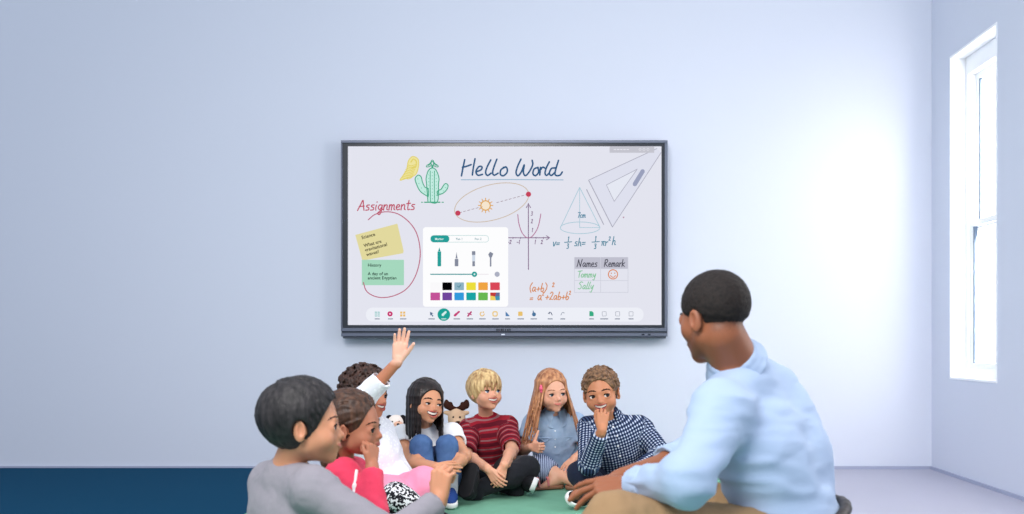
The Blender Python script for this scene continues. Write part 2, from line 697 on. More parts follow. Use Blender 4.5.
def printed(text, x, y, h, lay, rot=0.0):
    """printed sans lettering: (x, y) = left end of the baseline in pixels; h = capital height in pixels"""
    cu = bpy.data.curves.new('type', 'FONT')
    cu.body = text
    cu.size = 1.0
    cu.resolution_u = 3
    cu.offset = 0.018
    tmp = bpy.data.objects.new('type', cu)
    COL.objects.link(tmp)
    bpy.context.view_layer.update()
    me = bpy.data.meshes.new_from_object(tmp.evaluated_get(bpy.context.evaluated_depsgraph_get()))
    bpy.data.objects.remove(tmp)
    bpy.data.curves.remove(cu)
    k = h / 0.70
    ca, sa = math.cos(rot), math.sin(rot)
    vs = []
    for q in me.vertices:
        a, b = q.co.x * k, -q.co.y * k
        vs.append(S(x + a * ca - b * sa, y + a * sa + b * ca, lay))
    fs = [tuple(p.vertices) for p in me.polygons]
    bpy.data.meshes.remove(me)
    return vs, fs


def crop(sx, ox, oy):
    return lambda pts: [(ox + a / sx, oy + b / sx) for a, b in pts]


def build_display():
    D = 5.90
    root = link(bpy.data.objects.new('interactive_display', None), loc=J(504, 338, WALL_Y))
    tag(root, 'large wall-mounted interactive whiteboard display in dark grey frame', 'display')
    org = np.array(root.location)
    metal = plain('gunmetal_frame', (100, 106, 122), 0.38, 0.5, 0.6)
    dark = plain('dark_slate_bar', (62, 68, 80), 0.4, 0.5, 0.3)
    black = plain('black_glass_bezel', (28, 34, 44), 0.25, 0.5)
    screenbg = glow((227, 228, 239))

    def ring(x0, y0, x1, y1, a0, b0, a1, b1, d0, d1):
        bx = []
        for l, t, r, b in ((x0, y0, x1, b0), (x0, b1, x1, y1), (x0, b0, a0, b1), (a1, b0, x1, b1)):
            p, q = J(l, b, D), J(r, t, D)
            bx.append(boxm((p[0], d0, p[2]), (q[0], d1, q[2])))
        return cat_meshes(bx)
    # outer metal frame, black inner bezel
    bevel(obj('frame', *ring(341, 140.3, 667.6, 331, 342.6, 143.2, 664.6, 328, 5.895, 5.985), metal, root, org, smooth=False), 0.003)
    bz = obj('bezel', *ring(342.6, 143.2, 664.6, 328, 347.6, 146.0, 661.6, 325, 5.90, 5.98), black, root, org, smooth=False)
    p, q = J(344, 330, D), J(665, 144, D)
    obj('back_cover', *boxm((p[0], 5.93, p[2]), (q[0], 5.992, q[2])), black, root, org, smooth=False)
    # bottom bar in three ribs
    rows = [(328.0, 331.4, 5.890, metal), (331.4, 333.2, 5.900, dark), (333.2, 336.4, 5.888, metal), (336.4, 338.4, 5.896, dark)]
    bar = None
    for t, b, d, m in rows:
        p, q = J(341.4 if b < 337 else 343, b, D), J(667.4 if b < 337 else 666, t, D)
        o = obj('bottom_bar' if bar is None else ('bar_groove' if m is dark else 'bar_rib'), *boxm((p[0], d, p[2]), (q[0], 5.985, q[2])), m, bar or root, org, smooth=False)
        bevel(o, 0.002)
        bar = bar or o

    def bar_piece(nm, x0, y0, x1, y1, m, d=5.886):
        p, q = J(x0, y1, D), J(x1, y0, D)
        return bevel(obj(nm, *boxm((p[0], d, p[2]), (q[0], 5.90, q[2])), m, bar, org, smooth=False), 0.001)
    gl = []
    for i, wdt in enumerate((1.5, 1.2, 1.8, 1.0, 1.2, 1.6, 1.4)):   # the maker's word mark, too small to read
        x = 496.4 + i * 2.15
        p, q = J(x, 330.9, D), J(x + wdt, 328.7, D)
        gl.append(boxm((p[0], 5.888, p[2]), (q[0], 5.9, q[2])))
    obj('logo', *cat_meshes(gl), plain('logo_ink', (34, 38, 48), 0.5), bar, org, smooth=False)
    bar_piece('indicator_light', 501.5, 333.9, 505, 335.2, plain('white_lens', (225, 230, 240), 0.3), 5.885)
    for x in (641.5, 647.5):
        bar_piece('port', x, 333.8, x + 3, 335.4, black, 5.8865)
    # the lit panel
    p, q = S(347.4, 325.2), S(661.8, 145.8)
    scr = obj('screen', *boxm((p[0], SY, p[2]), (q[0], SY + 0.02, q[2])), screenbg, root, org, smooth=False)
    N = lambda nm, m, c: obj(nm, *m, glow(c) if isinstance(c, tuple) else c, scr, org, smooth=False)
    BLUE, RED, GRN = (52, 92, 132), (196, 72, 96), (70, 168, 134)
    # --- "Hello World"
    c = crop(8.533, 446, 134)
    hello = [[(160, 220), (145, 290), (132, 358)], [(140, 285), (180, 275), (215, 262)], [(248, 212), (235, 280), (225, 350)],
             [(255, 325), (300, 305), (306, 280), (280, 280), (256, 320), (272, 352), (312, 345)],
             [(382, 222), (352, 280), (338, 330), (355, 354), (385, 335)], [(434, 216), (410, 280), (398, 330), (412, 352), (445, 335)],
             [(510, 280), (470, 305), (465, 345), (492, 356), (522, 325), (518, 288), (490, 285)],
             [(640, 215), (612, 275), (598, 330), (615, 357), (645, 320), (668, 262), (660, 325), (678, 356), (712, 320), (740, 262), (735, 225)],
             [(785, 285), (752, 300), (742, 340), (765, 356), (790, 325), (785, 288)], [(806, 285), (800, 350)], [(803, 310), (825, 284), (845, 292)],
             [(882, 238), (856, 290), (845, 335), (858, 354), (880, 335)], [(935, 290), (900, 295), (882, 335), (900, 354), (932, 325)],
             [(960, 226), (940, 290), (930, 340), (945, 356), (975, 350), (992, 325)]]
    N('handwriting', cat_meshes([ribbon(smooth_line(c(s)), 1.7, 4) for s in hello[:7]]), BLUE)
    N('handwriting', cat_meshes([ribbon(smooth_line(c(s)), 1.7, 4) for s in hello[7:]]), BLUE)
    N('underline', ribbon(c([(130, 391), (560, 389), (1000, 392)]), 0.9, 3), (150, 182, 206))
    # --- "Assignments" and its loop
    N('handwriting', pen('Assignments', 357.6, 210.5, 10.2, 1.15, 4, 0.1, 1.06, -0.012), (190, 82, 104))
    arc = [(368.4, 219.8), (375, 214.5), (386, 211.8), (398, 214), (409, 222), (416.5, 233), (420, 248), (419.5, 262), (415, 277), (407, 288.5), (396, 295), (384, 297.6), (374, 296), (366.5, 291), (363.4, 282.5)]
    N('circled_line', ribbon(smooth_line(arc, 8), 1.0, 3), (186, 96, 122))
    # --- sticky notes
    c = crop(8.533, 336, 190)
    ny = c([(165, 382), (525, 285), (578, 505)]) + [(403.5, 253.5)] + [(362.2, 260.2)]
    N('sticky_note', poly([(355.3, 234.9), (397.4, 223.6), (403.6, 250.8), (403.2, 253.2), (362.4, 260.6)], 1), (226, 217, 158))
    rt = -0.27
    for tx, px, py, h in (('Science', 361.9, 239.3, 3.3), ('What are', 364.2, 247.4, 3.3), ('gravitational', 365.3, 251.8, 3.3), ('waves?', 366.8, 256.3, 3.3)):
        N('note_lettering', printed(tx, px, py, h, 3, rt), (62, 56, 44))
    N('sticky_note', poly(rrect(361.9, 259.8, 404.0, 285.2, 0.6), 2), (165, 216, 190))
    for tx, px, py, h in (('History', 367.8, 266.6, 3.1), ('A day of an', 367.8, 275.2, 3.1), ('ancient Egyptian', 367.8, 279.4, 3.1)):
        N('note_lettering', printed(tx, px, py, h, 3), (42, 66, 58))
    # --- cactus
    st = []
    c = crop(8.533, 336, 134)
    d2 = crop(8.533, 336, 190)
    out_ = lambda pts, w=0.9, k=6: st.append(ribbon(smooth_line(pts, k), w, 4))
    body = c([(792, 520), (766, 440), (764, 370), (790, 310), (822, 292), (856, 310), (884, 370), (882, 440), (866, 520)])
    fill = [[(428, 202), (426.6, 184), (426.2, 178), (428.5, 170.5), (432.4, 168), (436.3, 170.5), (439, 178), (438.6, 184), (437.4, 202)],
            [(428.4, 197), (420.5, 191.5), (416.5, 184), (415.2, 178.6), (418.2, 175.2), (421.2, 177), (422.5, 182), (424.8, 187), (428.2, 189)],
            [(437.2, 195.5), (443.5, 193), (447.2, 189), (448, 185.2), (445.4, 183.6), (443.2, 186), (441, 189.4), (437.8, 191)]]
    for p in fill:
        s_ = smooth_line(p + [p[0]], 5)[:-1]
        N('cactus_fill', poly(s_, 2), (196, 236, 226))
        st.append(ribbon(s_, 1.0, 4, True))
    for x in (430.3, 434.5):
        out_([(x, 171), (x - .1, 186), (x + .2, 202)], 0.8)
    st.append(ribbon([(424.5, 202.3), (440, 202.3)], 1.2, 4))
    st += [ribbon([(421.6, 202.3), (422.6, 202.3)], 1.0, 4), ribbon([(442, 202.3), (443.4, 202.3)], 1.0, 4)]
    for i in range(9):
        st.append(poly(disc(432.4, 172.5 + i * 3.3, 0.45, 8), 4))
        if i < 7:
            st.append(poly(disc(428.7, 175 + i * 3.4, 0.4, 8), 4))
            st.append(poly(disc(436.3, 175 + i * 3.4, 0.4, 8), 4))
    for x, y in ((418, 179), (419, 183.5), (421.5, 188), (425, 192), (445.6, 187.5), (443.4, 191), (440, 193.5)):
        st.append(poly(disc(x, y, 0.45, 8), 4))
    for a in (-75, -38, 0, 38, 75):                    # the flower's petals
        a = math.radians(a)
        cx, cy = 432.4 + 3.6 * math.sin(a), 166.6 - 3.9 * math.cos(a)
        pet = [(cx + 1.4 * math.cos(t) * math.cos(a) - 2.6 * math.sin(t) * math.sin(a) * -1, cy + 1.4 * math.cos(t) * math.sin(a) + 2.6 * math.sin(t) * math.cos(a) * 1) for t in np.linspace(0, 2 * math.pi, 14, endpoint=False)]
        st.append(ribbon(pet, 0.9, 4, True))
    st.append(poly(disc(432.4, 166.6, 1.2, 12), 4))
    N('cactus_drawing', cat_meshes(st), GRN)
    # --- yellow scribbled shape beside the cactus
    yl = c([(548, 388), (575, 350), (605, 300), (618, 230), (655, 192), (700, 215), (705, 270), (690, 330), (660, 360), (600, 380), (552, 395)])
    N('pear_fill', poly(smooth_line(yl, 4), 1), (238, 228, 158))
    st = [ribbon(smooth_line(yl + [yl[0]], 5), 0.9, 3), ribbon(smooth_line(c([(640, 240), (660, 215), (685, 235), (680, 280), (650, 290)]), 5), 1.3, 3)]
    for i in range(9):
        y = 262 + i * 14
        st.append(ribbon(smooth_line(c([(612 - i * 6, y), (640 - i * 3, y + 10), (690 - i * 5, y - 4)]), 4), 0.8, 3))
    N('pear_drawing', cat_meshes(st), (226, 210, 110))
    # --- orbit
    c = crop(8.533, 446, 180)
    orb = []
    for a in np.linspace(0, 2 * math.pi, 72, endpoint=False):
        u, w = 325 * math.cos(a), 150 * math.sin(a)
        t = -0.262
        orb.append((390 + u * math.cos(t) - w * math.sin(t), 192 + u * math.sin(t) + w * math.cos(t)))
    N('orbit_line', ribbon(c(orb), 0.8, 3, True), (204, 186, 166))
    dash = []
    for i in range(17):
        if 6 <= i <= 8:
            continue
        a = i / 17 + 0.02
        p0 = np.array((102, 283)) * (1 - a) + np.array((703, 120)) * a
        p1 = p0 + np.array((601, -163)) / 17 * 0.55
        N('dash', ribbon(c([p0, p1]), 0.6, 3), (160, 140, 150))
    for x, y in ((102, 283), (704, 122)):
        X, Y = c([(x, y)])[0]
        N('planet_dot', poly(disc(X, Y, 2.6), 5), (198, 66, 92))
    X, Y = c([(338, 218)])[0]
    st = [ribbon(disc(X, Y, 4.7, 30), 1.2, 4, True)]
    for i in range(12):
        a = i * math.pi / 6
        st.append(ribbon([(X + 5.4 * math.cos(a), Y + 5.4 * math.sin(a)), (X + 7.3 * math.cos(a), Y + 7.3 * math.sin(a))], 0.9, 4))
    N('sun_fill', poly(disc(X, Y, 4.6), 3), (246, 230, 206))
    N('sun_drawing', cat_meshes(st), (222, 168, 92))
    # --- parabola graph
    AX = (132, 104, 138)
    st = [ribbon([(528.4, 203.5), (528.4, 237), (528.5, 269.5)], 0.9, 4), ribbon([(508.5, 237.8), (549.5, 237.8)], 0.9, 4),
          ribbon([(526.4, 207.6), (528.4, 203.8), (530.5, 207.6)], 0.9, 4), ribbon([(546.5, 235.8), (549.8, 237.8), (546.5, 239.8)], 0.9, 4)]
    for x in (513, 520.5, 536, 543.5):
        st.append(ribbon([(x, 237.2), (x, 239)], 0.6, 4))
    N('graph_axes', cat_meshes(st), AX)
    N('parabola_curve', ribbon(smooth_line([(517.8, 214.5), (518.6, 222), (521, 230.5), (524.5, 236), (528.4, 238), (532.5, 236), (537, 229.5), (539.4, 222), (540.8, 214)], 6), 0.9, 4), (178, 112, 150))
    for tx, x, y in (('1', 531.6, 232), ('2', 530.9, 223.3), ('3', 530.9, 215.6), ('-2', 507.4, 244), ('-1', 516.6, 244), ('1', 534.4, 244), ('2', 540.8, 244)):
        N('axis_number', pen(tx, x, y, 4.0, 0.7, 4), AX)
    # --- cone and volume
    CY_ = (166, 200, 214)
    c = crop(7.877, 546, 190)
    ap, le, ri = (265, -20), (112, 300), (425, 295)
    st = [ribbon(c([ap, le]), 0.7, 3), ribbon(c([ap, ri]), 0.7, 3), ribbon(c(disc(268, 298, 156, 40, 46)), 0.7, 3, True), ribbon(c([(265, -20), (265, 296)]), 0.6, 3), ribbon(c([(265, 296), (420, 296)]), 0.6, 3)]
    N('cone_drawing', cat_meshes(st), CY_)
    N('handwriting', pen('7cm', 577.4, 217.6, 5.4, 0.85, 4, 0.15, 1.0), (92, 140, 166))
    FC = (84, 138, 160)
    N('handwriting', pen('v=', 552.8, 246.2, 7.4, 0.95, 4, .12, 1.0), FC)
    N('fraction', cat_meshes([pen('1', 567.4, 241.6, 5.0, 0.9, 4), pen('3', 566.6, 248.6, 5.0, 0.9, 4), ribbon([(564.6, 242.4), (571.6, 241.8)], 0.9, 4)]), FC)
    N('handwriting', pen('sh=', 574.2, 246.0, 8.0, 0.95, 4, .12, .98), FC)
    N('fraction', cat_meshes([pen('1', 594.6, 241.2, 5.0, 0.9, 4), pen('3', 594.0, 248.8, 5.0, 0.9, 4), ribbon([(592, 242.2), (599.4, 241.6)], 0.9, 4)]), FC)
    N('handwriting', pen('pr', 601, 245.6, 7.4, 0.95, 4), FC)
    N('exponent', pen('2', 608.6, 240.6, 4.0, 0.8, 4), FC)
    N('handwriting', pen('h', 611.8, 244.8, 8.4, 0.95, 4), FC)
    # --- set square
    SQ = (170, 170, 186)
    A, B, C_ = (588.6, 180.2), (656.8, 148.6), (612.4, 227.0)
    tri = [A, B, (661.2, 152.6), C_]
    N('set_square', poly(tri, 1), (222, 224, 238))
    a, b, d = (606.4, 185.0), (637.2, 169.2), (614.2, 201.5)
    N('set_square_hole', poly([a, b, d], 2), (229, 232, 243))
    N('set_square_edge', cat_meshes([ribbon([A, B], 0.7, 3), ribbon([A, C_], 0.9, 3), ribbon([(661.0, 152.8), C_], 0.7, 3), ribbon([a, b], 0.6, 3), ribbon([b, d], 0.6, 3), ribbon([d, a], 0.6, 3), ribbon([(586.6, 189.6), (603.6, 224.4)], 0.9, 3)]), SQ)
    N('set_square_grip', ribbon([(634.8, 184.2), (642.6, 171.4)], 4.4, 4), (154, 160, 188))
    N('ink_dot', poly(disc(623.5, 217.4, 0.8, 10), 4), (180, 140, 160))
    N('title_tab', poly(rrect(609.6, 146.2, 654.2, 152.8, 0.4), 5), (196, 196, 206))
    [N('title_mark', ribbon([(614 + i * 3.2, 149.6), (615.8 + i * 3.2, 149.6)], 1.0, 6), (226, 226, 234)) for i in range(5)]
    [N('title_button', ribbon(disc(640 + i * 4, 149.5, 1.1, 12), 0.5, 6, True), (226, 226, 234)) for i in range(3)]
    # --- expression
    OR = (214, 140, 92)
    N('handwriting', pen('(a+b)', 529.4, 291.6, 8.4, 1.0, 4), OR)
    N('exponent', pen('2', 552.2, 287, 4.4, 0.9, 4), OR)
    N('handwriting', pen('=', 529.6, 301, 7, 1.0, 4), OR)
    N('handwriting', pen('a', 537.4, 300.2, 9, 1.0, 4), OR)
    N('exponent', pen('2', 542.2, 295.6, 3.6, 0.8, 4), OR)
    N('handwriting', pen('+2ab+b', 545.2, 299.8, 8.0, 1.0, 4, .12, 1.02), OR)
    N('exponent', pen('2', 569, 294.6, 3.8, 0.8, 4), OR)
    # --- table
    N('table_head', poly([(574.2, 257.2), (628.2, 257.2), (628.2, 268.8), (574.2, 268.8)], 2), (192, 192, 206))
    TL = (206, 208, 220)
    N('table_grid', cat_meshes([ribbon([(574.4, y), (628, y)], 0.6, 3) for y in (268.8, 280.6, 292.4)] + [ribbon([(x, 257.4), (x, 292.4)], 0.6, 3) for x in (574.4, 600.6, 628)]), TL)
    N('handwriting', pen('Names', 577.0, 266.8, 7.4, 0.9, 5, .12, .98), (78, 78, 90))
    N('handwriting', pen('Remark', 604.2, 266.6, 7.2, 0.9, 5, .12, .92), (78, 78, 90))
    N('handwriting', pen('Tommy', 577.4, 277.4, 6.6, 0.85, 4, .12, 1.02), (132, 196, 152))
    N('handwriting', pen('Sally', 578.0, 289.2, 7.4, 0.85, 4, .2, 1.0), (132, 196, 152))
    st = [ribbon(disc(613, 274.4, 4.6, 30), 1.0, 4, True), poly(disc(611.3, 273.2, .65, 10), 4), poly(disc(614.7, 273.2, .65, 10), 4), ribbon(smooth_line([(610.4, 275.6), (613, 277.4), (615.6, 275.6)], 5), .8, 4)]
    N('smiley_drawing', cat_meshes(st), (220, 134, 84))
    # --- tool palette
    N('tool_palette', poly(rrect(423, 227.2, 508.2, 306.8, 3), 5), (253, 253, 254))
    TE = (38, 158, 152)
    N('tab_outline', ribbon(rrect(430.6, 235.5, 488.6, 242.2, 3.2), 0.5, 6, True), (176, 212, 212))
    N('active_tab', poly(rrect(430.8, 235.4, 449.4, 242.4, 3.2), 7), TE)
    for tx, x, c_ in (('Marker', 435.0, (226, 244, 242)), ('Pen 1', 456, (120, 160, 170)), ('Pen 2', 474.8, (120, 160, 170))):
        N('tab_lettering', printed(tx, x, 240.0, 2.1, 8), c_)
    N('marker_icon', cat_meshes([poly(rrect(437.6, 251.4, 441.2, 266.4, 0.8), 6), poly([(438.2, 251.2), (439.4, 247.4), (440.6, 251.2)], 6)]), TE)
    PG = (132, 138, 156)
    N('pen_icon', cat_meshes([poly(rrect(454.8, 259.0, 458.4, 266.3, .4), 6), poly([(455.6, 258.6), (456.6, 252), (457.6, 258.6)], 6)]), PG)
    N('brush_tip', poly(rrect(472, 251.2, 475.4, 255, .3), 6), PG)
    N('brush_handle', poly(rrect(472.4, 261.3, 475, 266.3, .3), 6), PG)
    N('brush_band', poly(rrect(472.2, 255, 475.2, 261.3, .1), 6), (206, 216, 230))
    N('fan_brush_icon', cat_meshes([poly([(488.2, 254.6), (490.2, 251.8), (493.4, 253.6), (491.8, 257.6), (489.6, 257.4)], 6), ribbon([(490.6, 257), (490.7, 266)], 1.5, 6)]), PG)
    N('slider_track', ribbon([(430.8, 274.3), (474.4, 274.3)], 1.1, 6), (64, 154, 156))
    N('slider_rail', ribbon([(474.4, 274.3), (488.4, 274.3)], 0.7, 6), (232, 226, 232))
    N('slider_knob', poly(disc(474.5, 274.3, 2.7), 7), TE)
    N('slider_knob_center', poly(disc(474.5, 274.3, 0.9, 12), 8), (220, 240, 240))
    N('brush_preview', poly(disc(497.2, 274.3, 2.6), 7), (172, 176, 194))
    sw = [[(250, 249, 251), (4, 4, 6), (142, 178, 194), (236, 222, 60), (240, 164, 66), (218, 72, 88)], [(196, 84, 152), (112, 70, 156), (52, 154, 220), (26, 164, 164), (104, 184, 82), None]]
    for r in range(2):
        for k in range(6):
            x0, y0 = 430.5 + k * 11.95, 282.4 + r * 10.15
            c_ = sw[r][k]
            if c_:
                N('colour_swatch', poly(rrect(x0, y0, x0 + 9.6, y0 + 7.8, .4), 6), c_)
            else:
                mx, my = x0 + 4.8, y0 + 4
                for pts, cc in (([(x0, y0), (x0 + 6, y0), (mx, my), (x0, y0 + 3)], (196, 60, 58)), ([(x0 + 6, y0), (x0 + 9.6, y0), (x0 + 9.6, y0 + 3.4), (mx, my)], (104, 108, 150)), ([(x0 + 9.6, y0 + 3.4), (x0 + 9.6, y0 + 7.8), (x0 + 5.6, y0 + 7.8), (mx, my)], (66, 150, 180)), ([(x0, y0 + 3), (mx, my), (x0 + 5.6, y0 + 7.8), (x0, y0 + 7.8)], (238, 208, 96))):
                    N('colour_swatch', poly(pts, 6), cc)
    x0, y0 = 430.5 + 2 * 11.95 + 4.8, 286.2
    N('swatch_tick', ribbon([(x0 - 1.4, y0), (x0 - .2, y0 + 1.2), (x0 + 1.6, y0 - 1.2)], .8, 8), (56, 124, 142))
    # --- toolbar
    N('toolbar', poly(rrect(366, 307.6, 643.6, 321.6, 6.6), 4), (237, 239, 247))
    LB = (150, 156, 172)

    def caption(x, n, col=LB):
        N('icon_caption', cat_meshes([ribbon([(x - n / 2 + i * 1.5, 318.9), (x - n / 2 + i * 1.5 + 1.0, 318.9)], 1.2, 6) for i in range(int(n / 1.5) + 1)]), col)
    ic = (377.4, 390.1, 402.8)
    N('grid_icon', cat_meshes([ribbon([(x0 + 377.4, y), (x0 + 379.0, y)], .9, 6) for x0 in (-2.2, .6) for y in (312.2, 314, 316)]), (108, 190, 184))
    N('exit_icon', poly(disc(390.1, 313.9, 2.6), 6), (200, 50, 112))
    N('exit_icon_center', poly(disc(390.1, 313.9, .9, 12), 7), (244, 214, 226))
    N('more_icon', cat_meshes([poly(rrect(x0, y0, x0 + 2.1, y0 + 2.1, .2), 6) for x0 in (400.3, 403.2) for y0 in (311.6, 314.4)]), (236, 188, 104))
    N('select_icon', poly([(430, 311.8), (433.4, 313.4), (431.8, 314), (433.6, 316), (432.6, 316.6), (431, 314.6), (430.4, 316)], 6), (74, 98, 136))
    N('pen_button', poly(disc(443.9, 314.6, 6.3, 40), 6), (26, 160, 148))
    N('pen_button_icon', cat_meshes([ribbon([(442.8, 314.8), (445.6, 312.2)], 2.2, 7), poly(disc(442.9, 314.8, 1.3, 12), 7)]), (214, 240, 238))
    N('eraser_icon', cat_meshes([ribbon([(455, 315.4), (456.6, 314)], 2.4, 6), ribbon([(457.6, 313), (459, 311.8)], 2.0, 6)]), (198, 70, 122))
    N('laser_icon', cat_meshes([ribbon([(468, 316), (471.2, 312)], 1.6, 6), ribbon([(467.8, 313.2), (471.4, 314.8)], 1.0, 6)]), (186, 60, 116))
    N('shape_icon', cat_meshes([ribbon(disc(482.2, 314, 2.0, 16)[:12], 1.0, 6), poly(disc(483.4, 312.2, .8, 10), 6)]), (232, 190, 110))
    N('text_icon', ribbon(rrect(493, 311.8, 497.2, 316, 1.2), 1.2, 6, True), (236, 200, 120))
    N('ruler_icon', poly([(505.6, 311.4), (510, 316.2), (505.6, 316.2)], 6), (84, 128, 176))
    N('note_icon', poly(rrect(518.2, 311.6, 522.6, 316, .6), 6), (232, 194, 112))
    N('hand_icon', cat_meshes([poly(disc(534, 314.4, 2, 14), 6), ribbon([(533.2, 313), (533.2, 310.9)], .9, 6)]), (74, 116, 156))
    N('undo_icon', cat_meshes([ribbon(smooth_line([(548.4, 313.4), (550.6, 312.4), (552.2, 315)], 5), .9, 6), poly([(547.8, 313.6), (549.8, 311.4), (549.8, 314.2)], 6)]), (116, 124, 144))
    N('redo_icon', cat_meshes([ribbon(smooth_line([(564.4, 313.0), (562.4, 312.6), (561, 315)], 5), .7, 6)]), (150, 158, 174))
    N('save_icon', poly([(589.4, 311.2), (592, 311.2), (593.6, 312.8), (593.6, 316.2), (589.4, 316.2)], 6), (56, 172, 132))
    for nm, x in (('import_icon', 604.2), ('mail_icon', 617.6), ('page_icon', 631)):
        N(nm, ribbon(rrect(x - 2, 311.7, x + 2, 316, .5), .6, 6, True), (176, 180, 192))
    for x, n in ((377.4, 4.2), (390.1, 3), (402.8, 4.5), (431.4, 5), (456.6, 5), (469.4, 4.5), (482.2, 5), (495, 4.5), (507.6, 4), (520.2, 4.5), (533.4, 4.8), (550.2, 4), (562.8, 4), (591.4, 3.6), (604.2, 7), (617.6, 4.4), (631, 4)):
        caption(x, n)
    caption(443.9, 4, (206, 236, 232))
# ------------------------------------------------------------------ figures
def frame_rot(yaw, pitch, roll):
    y, p, r = map(math.radians, (yaw, pitch, roll))
    f = V3(math.sin(y) * math.cos(p), -math.cos(y) * math.cos(p), math.sin(p))
    x = nrm(np.cross(f, V3(0, 0, 1)))
    u = np.cross(x, f)
    x2 = math.cos(r) * x + math.sin(r) * u
    u2 = -math.sin(r) * x + math.cos(r) * u
    return np.stack([x2, f, u2], 1)


class Head:
    """local frame in head heights: x = the person's right, y = forward, z = up; chin at z=-.5, crown at z=+.5"""

    def __init__(s, c, H, yaw, pitch=0, roll=0, kind='kid', mouth='closed', ears=1.0):
        s.c, s.H, s.kind, s.mouth, s.ears = np.asarray(c, float), H, kind, mouth, ears
        s.R = frame_rot(yaw, pitch, roll)

    def w(s, *p):
        return s.c + s.R @ (np.array(p if len(p) == 3 else p[0], float) * s.H)

    def loc(s, P):
        return ((P - s.c) @ s.R) / s.H

    def d(s, *p):
        return s.R @ np.array(p, float)

    # shorthands working in local units
    def cone(s, F, a, b, r1, r2=None, k=.05, op=0):
        F.cone(s.w(a), s.w(b), r1 * s.H, (r1 if r2 is None else r2) * s.H, k * s.H, op)

    def sph(s, F, c, r, k=.05, op=0):
        F.sph(s.w(c), r * s.H, k * s.H, op)

    def ell(s, F, c, r, k=.05, op=0, rot=None):
        R = s.R if rot is None else s.R @ rot
        F.ell(s.w(c), np.array(r) * s.H, R, k * s.H, op)

    def fine(s, res=.0026, z0=-.62):
        a = np.array([s.w(x, y, z) for x in (-.44, .44) for y in (-.52, .52) for z in (z0, .52)])
        return (a.min(0), a.max(0), res)


def rotz(a):
    a = math.radians(a)
    return np.array([[math.cos(a), -math.sin(a), 0], [math.sin(a), math.cos(a), 0], [0, 0, 1.0]])


EYE = dict(kid=(.150, .298, -.062, .078), man=(.140, .315, .005, .066))


def mouth_line(h, u, dz=0.0):
    """points along the mouth, u in -1..1"""
    w, lift = {'smile': (.135, .05), 'grin': (.14, .055), 'closed': (.10, .018), 'flat': (.10, -.004)}[h.mouth]
    zc = -.288 if h.kind == 'kid' else -.265
    x = u * w
    return V3(x, .408 - 3.4 * x * x, zc + lift * u * u + dz * (1 - u * u))


